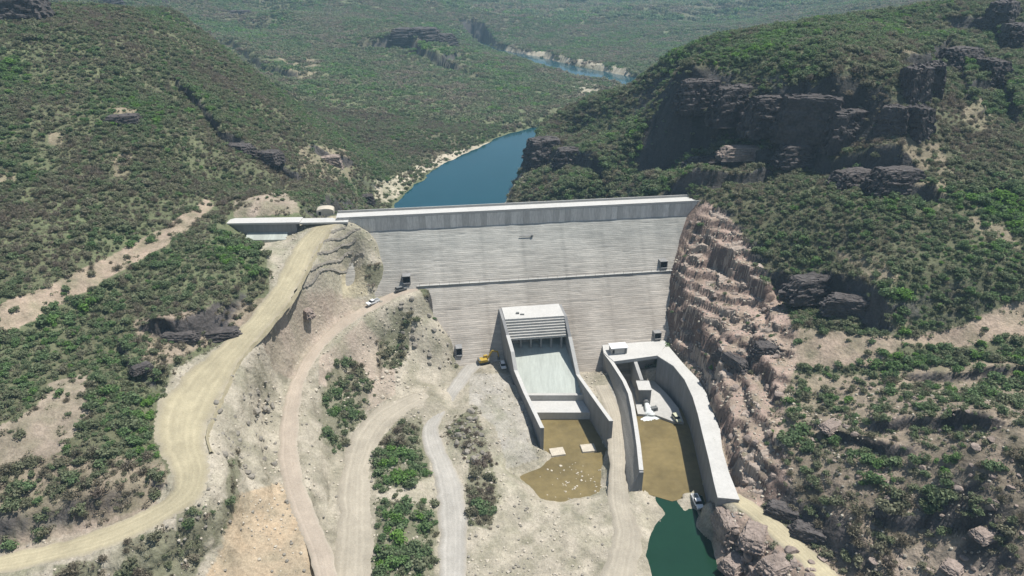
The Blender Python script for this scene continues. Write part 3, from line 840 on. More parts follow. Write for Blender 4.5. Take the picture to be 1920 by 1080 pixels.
# ------------------------------------------------------------------ the dam
def wbuild(mb, name, mat, parent, **kw):
    """vertices given in world space under a parent that only has a location"""
    L = parent.location
    mb.v = [(p[0]-L.x, p[1]-L.y, p[2]-L.z) for p in mb.v]
    return mb.build(name, mat, parent, **kw)
dam = tag(empty("concrete_dam", (DAM_O.x, DAM_O.y, 0), DAM_YAW), 'tall grey stepped concrete dam closing the valley', 'dam')
S0, S1 = -3.0, DAM_LEN+5.0
def build_face():
    zs = [CREST_Z-BAND]
    while zs[-1] > -3:
        zs.append(zs[-1]-0.62)
    cols = np.linspace(S0, S1, 110)
    V, F, C = [], [], []
    for i in range(len(zs)-1):
        zt, zb = zs[i], zs[i+1]
        d0, d1 = 1.0+(52-zt)*FACE_SLOPE, 1.0+(52-zb)*FACE_SLOPE
        k = len(V); n = len(cols)
        lift = 0.96+0.08*random.random()
        patch = fbm(cols, np.full(n, zt*2.2), 26, 3, 81)
        streak = fbm(cols*1.0, np.full(n, zt*0.12), 4.5, 3, 84)
        seg = np.repeat(RNG.uniform(0.93, 1.06, n//3+1), 3)[:n]
        jd = fbm(cols, np.full(n, zt*7.7), 5, 2, 82)*0.28
        jz = fbm(cols, np.full(n, zt*3.1), 9, 2, 83)*0.08
        for j, s in enumerate(cols):
            dd = d0+0.10+jd[j]
            V += [(s, -(d0-0.1), zt+jz[j]), (s, -(d0+0.15+jd[j]*0.6), zt-0.02+jz[j]), (s, -(d1+jd[j]*0.6+0.10), zb-0.12)]
            base = np.array((0.372, 0.350, 0.308))*lift*seg[j]*(1+0.16*patch[j]+0.16*streak[j])*(0.88 if j % 12 == 5 else 1.0)
            base = base+np.array((0.012, 0.0, -0.006))*np.clip((36-zt)/12, -1, 1)*1.3
            C += [base*1.0, base*1.08, base*1.0]
        for j in range(n-1):
            p, q = k+3*j, k+3*(j+1)
            F += [(p, p+1, q+1, q), (p+1, p+2, q+2, q+1)]
    obj("stepped_face", V, F, M['dam'], dam, col=np.array(C))
build_face()
MB().box(S0, S1, -0.6, 6.0, -4, CREST_Z-0.5).build("core", M['concrete_shaded'], dam)
MB().box(S0, S1, -0.95, 6.2, CREST_Z-0.5, CREST_Z).build("crest_slab", M['concrete_white'], dam)
MB().box(S0+0.3, S1-0.3, 5.6, 6.0, CREST_Z, CREST_Z+0.9).build("upstream_parapet", M['concrete'], dam)
MB().box(S0+0.3, S1-0.3, -0.9, -0.65, CREST_Z, CREST_Z+0.4).build("kerb", M['concrete'], dam)
PANEL_COLS = [plain_mat("panel_concrete", tuple(np.array((0.62, 0.60, 0.56))*k), 0.9, (0.4, 1.6), (0.12, 0.12), coord='World', stretch=(1.5, 1.5, 0.3)) for k in (0.82, 0.92, 1.0, 1.08)]
pm = [MB().box(0, 2.36, -0.24, 0, 0, BAND-0.55).build("panel", m, dam).data for m in PANEL_COLS]
for o in [c for c in dam.children if c.name.startswith("panel")]:
    bpy.data.objects.remove(o)
x = S0
while x < S1-2.4:
    link("panel", random.choice(pm), dam, (x, -0.64-random.random()*0.10, CREST_Z-BAND-0.02))
    x += 2.42
# walkway ledge across the face
zw = 34.4
dw = 1.0+(52-zw)*FACE_SLOPE
MB().box(26, S1-5, -(dw+0.9), -(dw-1.2), zw-0.25, zw+0.05).build("walkway_ledge", M['concrete'], dam)
rail = MB()
for k in range(30):
    xx = 27+k*(S1-33)/29
    rail.box(xx, xx+0.08, -(dw+0.86), -(dw+0.78), zw+0.05, zw+1.1)
rail.box(27, S1-6, -(dw+0.86), -(dw+0.78), zw+1.05, zw+1.15)
rail.build("handrail", M['steel'], dam)
def portal(px, py, w, h):
    q = face_hit(px, py)
    s, d = dam_local(q[0], q[1])
    z = q[2]-h/2
    d0 = d-0.4
    d1 = d0+0.8*h+0.35
    m = MB()
    m.box(s-w/2-0.22, s-w/2, -d1, -d0+1, z-0.6, z+h+0.2).box(s+w/2, s+w/2+0.22, -d1, -d0+1, z-0.6, z+h+0.2)
    m.box(s-w/2, s+w/2, -d1, -d0+1, z+h, z+h+0.2).box(s-w/2, s+w/2, -d1-0.5, -d0+1, z-0.6, z)
    p = m.build("gallery_portal", M['concrete_shaded'], dam)
    MB().box(s-w/2, s+w/2, -d1+0.35, -d0, z, z+h).build("opening", M['black'], p)  # solid block, its black paints the dark interior
portal(762, 521, 2.6, 2.5)
portal(1242, 493, 2.6, 2.4)
portal(1231, 626, 2.4, 2.2)
portal(860, 655, 2.0, 2.6)

# small side dam on the left saddle
a, b = W(430, 418, 57.6), W(557, 416, 57.6)
sd = tag(empty("side_dam", (a[0], a[1], 52), math.atan2(b[1]-a[1], b[0]-a[0])), 'low concrete side dam with a dark face on the saddle beside the dirt road', 'dam')
L = math.hypot(b[0]-a[0], b[1]-a[1])
MB().box(-1, L+1, -0.5, 5.5, 4.9, 5.6).build("crest_slab", M['concrete_white'], sd)
MB().box(0.5, L-0.5, 0, 5.0, -4, 4.9).build("wall", M['concrete_shaded'], sd)
MB().hexa([(6, -3.6, -2), (L-4, -3.6, -2), (L-4, 0, -2), (6, 0, -2)], [(6, -3.6, -0.1), (L-4, -3.6, -0.1), (L-4, 0, 1.5), (6, 0, 1.5)]).build("apron", M['chute'], sd)
MB().box(L+1.05, L+19, -0.2, 5.0, 4.6, 5.3).build("approach_slab", M['concrete_white'], sd)

# little vaulted hut at the end of the crest
hp = W(604, 408, 57.8)
hut = tag(empty("gate_hut", (hp[0], hp[1]+4.5, 57.2), DAM_YAW), 'small pale vaulted hut with a dark doorway at the end of the dam crest', 'hut')
def vault(w, d, hw, n=10):
    pts2 = [(-w/2, 0), (-w/2, hw)]+[(-w/2*math.cos(math.pi*i/n), hw+0.15*w*math.sin(math.pi*i/n)) for i in range(1, n)]+[(w/2, hw), (w/2, 0)]
    return pts2
pv = vault(6.6, 4.5, 1.6)
m = MB(); n = len(pv)
m.add([(p[0], 0, p[1]) for p in pv]+[(p[0], 4.5, p[1]) for p in pv], [tuple(range(n)), tuple(reversed(range(n, 2*n)))]+[(i, (i+1) % n, n+(i+1) % n, n+i) for i in range(n)])
m.build("shell", M['stone_pale'], hut)
MB().box(-2.4, -1.5, -0.08, 0.3, 0.05, 1.7).build("doorway", M['black'], hut)
MB().box(-2.7, -1.2, -0.3, 0.2, 1.72, 1.88).build("lintel", M['concrete'], hut)

# short pipe left on a step of the dam face
q = face_hit(986, 443)
s_, d_ = dam_local(q[0], q[1])
m = MB().cyl((-2.6, 0, 0), (2.2, 0, 0), 0.16, 10)
pipe = m.build("steel_pipe", M['steel']); pipe.location = (q[0], q[1]-0.5, q[2]+0.35); pipe.rotation_euler = (0, 0, DAM_YAW)
MB().cyl((2.2, 0, 0), (2.9, 0, 0), 0.42, 12).build("flange", M['grey_paint'], pipe)
tag(pipe, 'short dark pipe lying on a step high on the dam face', 'pipe')

# ------------------------------------------------------------------ spillway
def vplane(px, py, A, B):
    """where the pixel's ray meets the upright plane through plan points A and B"""
    dx, dy, dz = ray(px, py)
    ex, ey = B[0]-A[0], B[1]-A[1]
    t = (A[0]*ey - A[1]*ex)/(dx*ey - dy*ex)
    return (t*dx, t*dy, CAM_H+t*dz)
spill = tag(empty("spillway", ((SP_LT[0]+SP_RT[0])/2, SP_LT[1], 0)), 'white concrete spillway with stepped intake and steep chute at the foot of the dam', 'spillway')
BL, BR = face_hit(937, 579), face_hit(1044, 573)
def fwd(p, d, z):   # step downstream from an intake corner
    return (p[0]+DN[0]*d, p[1]+DN[1]*d, z)
# roof slab
rb = [fwd(SP_LT, 0, 0), fwd(SP_RT, 0, 0), fwd(SP_RT, -16, 0), fwd(SP_LT, -16, 0)]
wbuild(MB().prism(rb, 25.2, 26.0), "roof_slab", M['concrete_white'], spill)
NST, DZ, DD = 7, 0.82, 0.66
for i in range(NST):
    z1 = 25.2-i*DZ
    p = [fwd(SP_LT, DD*(i+1), 0), fwd(SP_RT, DD*(i+1), 0), fwd(SP_RT, -12, 0), fwd(SP_LT, -12, 0)]
    wbuild(MB().prism(p, z1-DZ, z1-0.003), "step", M['concrete'], spill)
LIPZ = 25.2-NST*DZ
def edgeL(y): return SP_LT[0]+(SP_LE[0]-SP_LT[0])*(y-SP_LT[1])/(SP_LE[1]-SP_LT[1])
def edgeR(y): return SP_RT[0]+(SP_RE[0]-SP_RT[0])*(y-SP_RT[1])/(SP_RE[1]-SP_RT[1])
def chute_wall(name, A, B, pix, side):
    top = [vplane(px, py, A, B) for px, py in pix]
    print(name, [tuple(round(c, 1) for c in p) for p in top])
    head = [(A[0]-DN[0]*12, A[1]-DN[1]*12, 25.7), (A[0], A[1], 25.7)]
    top = head+top
    other = [(p[0]+side*1.1, p[1], p[2]) for p in top]
    return wbuild(MB().strip_wall(top, other, [-2.5]*len(top), [-2.5]*len(top)), name, M['concrete_shaded'], spill), top, other
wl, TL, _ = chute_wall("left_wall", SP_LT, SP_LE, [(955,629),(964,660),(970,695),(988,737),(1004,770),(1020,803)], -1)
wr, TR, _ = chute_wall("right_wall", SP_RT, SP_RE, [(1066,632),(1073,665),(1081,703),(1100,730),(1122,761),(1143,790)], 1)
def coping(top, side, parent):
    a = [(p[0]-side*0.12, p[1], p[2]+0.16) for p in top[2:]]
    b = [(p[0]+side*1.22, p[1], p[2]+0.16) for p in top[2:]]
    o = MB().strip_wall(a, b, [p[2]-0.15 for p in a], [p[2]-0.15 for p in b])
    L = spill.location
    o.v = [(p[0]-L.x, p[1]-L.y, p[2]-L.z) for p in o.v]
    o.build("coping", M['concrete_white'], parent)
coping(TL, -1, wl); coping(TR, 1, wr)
ysil = 209.6
prof = [(238, 16.2), (231, 14.8), (226, 12.9), (221, 10.6), (215, 7.8), (ysil+0.8, 5.6)]
m = MB()
for i in range(len(prof)-1):
    (y0, z0), (y1, z1) = prof[i], prof[i+1]
    m.hexa([(edgeL(y0), y0, -2.2), (edgeR(y0), y0, -2.2), (edgeR(y1), y1, -2.2), (edgeL(y1), y1, -2.2)], [(edgeL(y0), y0, z0), (edgeR(y0), y0, z0), (edgeR(y1), y1, z1), (edgeL(y1), y1, z1)])
wbuild(m, "chute_floor", M['chute'], spill)
def cross(y0, y1, z1, name, mat):
    wbuild(MB().prism([(edgeL(y1)+0.02, y1, 0), (edgeR(y1)-0.02, y1, 0), (edgeR(y0)-0.02, y0, 0), (edgeL(y0)+0.02, y0, 0)], -2.1, z1), name, mat, spill)
cross(ysil+0.78, ysil-0.6, 6.1, "sill", M['concrete'])
cross(ysil-0.62, 201.6, 3.9, "end_slab", M['concrete_white'])
for k in range(6):      # piers in the mouth
    f = (k+0.5)/6
    px_, py_ = edgeL(229)+(edgeR(229)-edgeL(229))*f, 229.5
    wbuild(MB().box(px_-0.35, px_+0.35, py_-0.6, py_+3, 10, LIPZ+0.1), "pier", M['concrete_shaded'], spill)
hx = W(972, 588, 26.0)
wbuild(MB().box(hx[0]-0.9, hx[0]+0.3, hx[1]-0.5, hx[1]+0.5, 26, 26.5).box(hx[0]+0.7, hx[0]+2.2, hx[1]-1.3, hx[1]-0.6, 26, 26.35), "hatch", M['grey_paint'], spill)

for i, (px, py, lab) in enumerate([(1045, 846, 'pale square concrete block in the brown pool beside the left spillway wall'), (1103, 839, 'pale square concrete block in the brown pool beside the right spillway wall')]):
    p = W(px, py, 1.6)
    o = MB().hexa([(-2.7, -2.2, -2.0), (2.7, -2.2, -2.0), (2.7, 2.2, -2.0), (-2.7, 2.2, -2.0)], [(-2.35, -1.9, 0), (2.35, -1.9, 0), (2.35, 1.9, 0), (-2.35, 1.9, 0)]).build("concrete_block", M['stone_pale'], bevel=0.08)
    o.location = p; o.rotation_euler = (0, 0, 0.2-0.05*i)
    tag(o, lab, 'block')

# ------------------------------------------------------------------ outlet works
outlet = tag(empty("outlet_works", (W(1200, 680, 0)[0], W(1200, 680, 0)[1], 0)), 'concrete outlet works with white deck and curved walls around a brown channel', 'outlet')
def offs(P, d):
    A = np.array([p[:2] for p in P]); T = np.gradient(A, axis=0); T /= np.linalg.norm(T, axis=1)[:, None]
    return [(p[0]+T[i, 1]*d, p[1]-T[i, 0]*d, p[2]) for i, p in enumerate(P)]
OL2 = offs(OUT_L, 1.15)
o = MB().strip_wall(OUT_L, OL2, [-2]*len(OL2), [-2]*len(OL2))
lw = wbuild(o, "left_wall", M['concrete_shaded'], outlet)
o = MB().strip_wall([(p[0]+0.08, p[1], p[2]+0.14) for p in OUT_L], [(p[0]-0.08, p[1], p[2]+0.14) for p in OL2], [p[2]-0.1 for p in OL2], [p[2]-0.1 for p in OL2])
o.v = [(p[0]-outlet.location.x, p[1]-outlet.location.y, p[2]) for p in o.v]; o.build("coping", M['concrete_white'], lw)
rw = wbuild(MB().strip_wall(OUT_RI, OUT_RO, [-2.5]*len(OUT_RI), [-2.5]*len(OUT_RO)), "right_wall", M['concrete_shaded'], outlet)
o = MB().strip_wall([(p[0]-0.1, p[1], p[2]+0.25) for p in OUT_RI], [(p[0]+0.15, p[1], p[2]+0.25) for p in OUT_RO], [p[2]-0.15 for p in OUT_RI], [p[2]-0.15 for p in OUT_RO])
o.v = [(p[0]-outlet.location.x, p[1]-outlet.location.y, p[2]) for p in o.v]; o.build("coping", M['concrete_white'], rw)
fl, fr = W(1151, 679, 12), W(1233, 668, 12)
bl, br = face_hit(1131, 655), face_hit(1249, 641)
dk = [fl, fr, OUT_RO[0], (br[0], br[1]+8, 0), (bl[0], bl[1]+8, 0), (OL2[0][0], OL2[0][1], 0)]
wbuild(MB().prism(dk, 11.0, 12.34), "deck", M['concrete_white'], outlet)
bk = [(fl[0]-3, fl[1]+7, 0), (fr[0]+1, fr[1]+8, 0), (fr[0]+1, fr[1]+9, 0), (fl[0]-3, fl[1]+8, 0)]
wbuild(MB().prism(bk, -2, 11.0), "back_wall", M['concrete_shaded'], outlet)
pc = W(1192, 674, 12)
cb = W(1208, 756, 0.9)          # conduit block front
wbuild(MB().hexa([(pc[0]-0.6, pc[1]+8, -2), (pc[0]-0.6, pc[1], -2), (cb[0]-1.0, cb[1]+6.2, -2), (cb[0]+0.3, cb[1]+6.2, -2), (pc[0]+0.7, pc[1], -2), (pc[0]+0.7, pc[1]+8, -2)],
               [(pc[0]-0.6, pc[1]+8, 10.9), (pc[0]-0.6, pc[1], 10.9), (cb[0]-1.0, cb[1]+6.2, 7.0), (cb[0]+0.3, cb[1]+6.2, 7.0), (pc[0]+0.7, pc[1], 10.9), (pc[0]+0.7, pc[1]+8, 10.9)]), "pier", M['concrete'], outlet)
wbuild(MB().box(cb[0]-2.4, cb[0]+2.2, cb[1], cb[1]+6, -1, 6.4), "valve_block", M['concrete_shaded'], outlet, bevel=0.1)
wbuild(MB().box(cb[0]-2.5, cb[0]+2.3, cb[1]-0.1, cb[1]+6.1, 6.4, 6.7), "block_cap", M['concrete_white'], outlet)
vb = wbuild(MB().cyl((cb[0]+0.3, cb[1]+0.5, 2.0), (cb[0]+0.4, cb[1]-1.6, 1.9), 1.0, 16).cyl((cb[0]+0.4, cb[1]-1.6, 1.9), (cb[0]+0.4, cb[1]-1.9, 1.9), 1.25, 16), "outlet_valve", M['steel'], outlet)
ap = [W(*p+(0.9,)) for p in [(1176,705),(1200,700),(1228,716),(1250,738),(1272,765),(1282,792),(1262,790),(1230,778),(1196,776),(1190,750)]]
wbuild(MB().prism(ap, -1.6, 0.9), "apron_slab", M['concrete'], outlet)
# buttresses at the downstream end of the right wall
e = OUT_RI[-1]
wbuild(MB().box(e[0]-0.2, e[0]+2.4, e[1]-4.2, e[1]-0.1, -2, 8.6), "end_block", M['concrete_shaded'], outlet)
wbuild(MB().box(e[0]+2.9, e[0]+3.9, e[1]-5.2, e[1]-0.2, -2, 10.2), "buttress", M['concrete_shaded'], outlet)
# backfill beside the left wall and its triangular end wall
toe = TOE
OLb = offs(OUT_L, 1.2)
V, F, n = [], [], 9
for i in range(len(toe)):
    for j in range(n):
        t = j/(n-1)
        a_, b_ = OLb[i], toe[i]
        jit = 0.25*math.sin(i*2.1+j*1.7)*math.sin(math.pi*t)
        V.append((a_[0]*(1-t)+b_[0]*t, a_[1]*(1-t)+b_[1]*t, (a_[2]-0.5)*(1-t)+b_[2]*t+jit-0.2*(t > 0.99)))
for i in range(len(toe)-1):
    for j in range(n-1):
        F.append((i*n+j, i*n+j+1, (i+1)*n+j+1, (i+1)*n+j))
back = obj("backfill", V, [f[::-1] for f in F], M['road'], col=np.tile(np.array(COLR['grey'])*0.88, (len(V), 1)), smooth=True)
tag(back, label='grey gravel backfill against the left channel wall', kind='structure')
e0, e1 = OUT_L[-1], toe[-1]
tri = [(e0[0]+0.05, e0[1]-0.02), (e1[0], e1[1])]
m = MB().add([(e0[0], e0[1]-0.1, -1.5), (e1[0], e1[1]-0.1, -1.5), (e1[0], e1[1]-0.1, 1.6), (e0[0]-1.2, e0[1]-0.1, e0[2]-0.1), (e0[0], e0[1]-0.1, e0[2]-0.1),
              (e0[0], e0[1]-0.8, -1.5), (e1[0], e1[1]-0.8, -1.5), (e1[0], e1[1]-0.8, 1.6), (e0[0]-1.2, e0[1]-0.8, e0[2]-0.1), (e0[0], e0[1]-0.8, e0[2]-0.1)],
             [(0, 1, 2, 3, 4), (9, 8, 7, 6, 5), (0, 5, 6, 1), (1, 6, 7, 2), (2, 7, 8, 3), (3, 8, 9, 4), (4, 9, 5, 0)])
wbuild(m, "end_wall", M['concrete_shaded'], outlet)
# valve house on the deck
vp = W(1161, 664, 12.34)
vh = tag(empty("valve_house", vp, DAM_YAW), 'small white box building on the deck of the outlet works', 'building')
MB().box(-3.0, 3.0, 0, 3.6, 0, 2.5).build("wall", M['concrete'], vh)
MB().box(-3.3, 3.3, -0.3, 3.9, 2.5, 2.8).build("roof", M['white_paint'], vh)
MB().box(2.0, 2.8, -0.06, 0.1, 0.02, 2.1).build("door", M['grey_paint'], vh)
MB().box(-2.7, -1.9, -0.06, 0.1, 0.4, 1.9).build("window", M['glass'], vh)
# jet of water and the foam where it lands
def jet():
    bm_v, bm_f = [], []
    p0 = Vector((cb[0]+0.4, cb[1]-1.9, 1.9)); n, kk = 14, 12
    for i in range(n):
        t = i/(n-1)
        c = p0+Vector((0.5*t, -5.5*t, -1.9*t*t-0.2*t))
        r = 0.7+0.9*t
        for j in range(kk):
            a = 2*math.pi*j/kk
            rr = r*(1+0.9*t*(random.random()-0.45))
            bm_v.append((c.x+rr*math.cos(a)*1.15, c.y+random.uniform(-.15, .15), max(0.04, c.z+rr*math.sin(a)*0.8)))
    for i in range(n-1):
        for j in range(kk):
            bm_f.append((i*kk+j, i*kk+(j+1) % kk, (i+1)*kk+(j+1) % kk, (i+1)*kk+j))
    o = obj("water_jet", bm_v, bm_f, M['foam'], smooth=True)
    tag(o, 'white jet of water bursting from the outlet valve', 'water jet')
    V, F = [], []
    c = Vector((cb[0]+1.0, cb[1]-6.2, 0.06))
    V.append(tuple(c)); nn = 40
    for ring, rad in enumerate((1.2, 2.2, 3.2)):
        for j in range(nn):
            a = 2*math.pi*j/nn
            r = rad*(1+0.30*math.sin(3*a+ring)+0.18*random.uniform(-1, 1))
            V.append((c.x+r*1.05*math.cos(a), c.y+r*0.8*math.sin(a)-0.8, (0.30, 0.16, 0.05)[ring]+random.uniform(0, .12)*(ring < 2)))
    for j in range(nn):
        F.append((0, 1+j, 1+(j+1) % nn))
        for r in (0, 1):
            F.append((1+r*nn+j, 1+(r+1)*nn+j, 1+(r+1)*nn+(j+1) % nn, 1+r*nn+(j+1) % nn))
    o = obj("foam", V, F, M['foam'], smooth=True)
    tag(o, kind='stuff', label='white foam where the jet lands in the brown channel')
jet()

# ------------------------------------------------------------------ reading pixels onto the ground
def hits(pix, tmin=110.0, tmax=900.0, n=260):
    pix = np.asarray(pix, float)
    ts = tmin*(tmax/tmin)**np.linspace(0, 1, n)
    D = np.array([ray(a, b) for a, b in pix])
    X = D[:, None, 0]*ts; Y = D[:, None, 1]*ts; Z = CAM_H+D[:, None, 2]*ts
    G = H(X.ravel(), Y.ravel()).reshape(X.shape)
    below = Z < G
    i = np.where(below.any(1), below.argmax(1), n-1)
    i = np.maximum(i, 1)
    r = np.arange(len(pix))
    d1, d0 = (Z-G)[r, i], (Z-G)[r, i-1]
    t = ts[i-1]+(ts[i]-ts[i-1])*np.clip(d0/(d0-d1+1e-9), 0, 1)
    x, y = D[:, 0]*t, D[:, 1]*t
    return np.stack([x, y, H(x, y)], 1)

# ------------------------------------------------------------------ rocks
def n3(p, wl, seed):
    return (vnoise(p[:, 0]/wl+50, p[:, 1]/wl+p[:, 2]/wl*0.7, seed)+vnoise(p[:, 1]/wl+20, p[:, 2]/wl-p[:, 0]/wl*0.6, seed+1)+vnoise(p[:, 2]/wl+80, p[:, 0]/wl+p[:, 1]/wl*0.5, seed+2))/1.5-1
def rock_mesh(name, seed, sub, mat, cuts=16, strata=0.0, rough=0.10):
    bm = bmesh.new()
    bmesh.ops.create_icosphere(bm, subdivisions=sub, radius=1)
    V = np.array([v.co[:] for v in bm.verts])
    rg = np.random.default_rng(seed)
    V = np.sign(V)*np.abs(V)**0.62
    for k in range(cuts):
        nrm = rg.normal(size=3); nrm[2] *= 0.7; nrm /= np.linalg.norm(nrm)
        o = rg.uniform(0.62, 0.98)
        d = V@nrm-o
        V = V-np.where(d > 0, d, 0)[:, None]*nrm*0.93
    if strata:
        q = V[:, 2]*5.5+n3(V, 0.9, seed+9)*0.7
        st = (q-np.floor(q))
        V[:, :2] *= (1+strata*(sstep(0, 0.75, st)-sstep(0.85, 1, st)*1.0-0.4))[:, None]
        a = np.arctan2(V[:, 1], V[:, 0])*3.2+n3(V, 0.6, seed+4)*0.8
        fr = a-np.floor(a)
        V[:, :2] *= (1-strata*1.1*np.exp(-((fr-0.5)/0.08)**2))[:, None]
    V = V*(1+rough*n3(V, 0.55, seed)[:, None]+rough*0.6*n3(V, 0.22, seed+5)[:, None])
    for v, c in zip(bm.verts, V): v.co = c
    me = bpy.data.meshes.new(name); bm.to_mesh(me); bm.free()
    me.materials.append(mat)
    return me
def crag_mesh(name, seed, mat, cuts=30, blk=(0.24, 0.17), amp=0.15, round_=0.30):
    """jointed rock: upright joints and level bedding set blocks forward and back"""
    bm = bmesh.new()
    bmesh.ops.create_cube(bm, size=2)
    bmesh.ops.subdivide_edges(bm, edges=bm.edges[:], cuts=cuts, use_grid_fill=True)
    V = np.array([v.co[:] for v in bm.verts])
    rg = np.random.default_rng(seed)
    sph = V/np.linalg.norm(V, axis=1)[:, None]*1.12
    P0 = V*(1-round_)+sph*round_
    wob = P0+np.stack([n3(P0, 0.8, seed+k*3) for k in range(3)], 1)*0.16
    o = rg.uniform(0, 9, 3)
    iz = np.floor((wob[:, 2]+0.25*wob[:, 0]*rg.uniform(-1, 1)+o[2])/blk[1])
    ix = np.floor((wob[:, 0]+0.13*(iz % 3)+o[0])/blk[0]); iy = np.floor((wob[:, 1]+0.17*(iz % 2)+o[1])/blk[0])
    b1 = _hash(ix*7+iy*131, iz*0+3, seed); b2 = _hash(ix*7+iy*131, iz*17, seed+1); b3 = _hash(iz*5, iz*0, seed+2)
    disp = amp*(b1*1.1+b2*0.9+b3*0.8-1.4)
    out = P0.copy()
    nrm = P0/np.linalg.norm(P0, axis=1)[:, None]
    hor = nrm*np.array([1, 1, 0.45])
    out += hor*disp[:, None]+nrm*(n3(P0, 0.28, seed+6)*0.05)[:, None]
    out[:, :2] *= (1-0.16*np.clip(out[:, 2:3], -1, 1.2))
    for v, c in zip(bm.verts, out): v.co = c
    me = bpy.data.meshes.new(name); bm.to_mesh(me); bm.free()
    me.materials.append(mat)
    return me
OUTCROP_M = [crag_mesh("outcrop", 100+i, M['rock_dark']) for i in range(5)]
OUTCROP_P = [crag_mesh("outcrop_pale", 140+i, M['rock']) for i in range(4)]
BOULD = [rock_mesh("boulder", 200+i, 3, M['rock'], 14, 0, 0.10) for i in range(5)]
BOULD_G = [rock_mesh("boulder_grey", 240+i, 3, M['rock_grey'], 14, 0, 0.10) for i in range(4)]
BOULD_P = [rock_mesh("stone", 220+i, 2, M['stone_pale'], 10, 0, 0.10) for i in range(4)]
def rock_at(name, me, p, dims, rz, label, cat='rock', group=None, sink=0.3, tilt=0.0):
    o = link(name, me)
    o.location = (p[0], p[1], p[2]+dims[2]*(1-sink)-dims[2]*0.3)
    o.scale = dims; o.rotation_euler = (tilt, tilt*0.6, rz)
    return tag(o, label, cat, group)
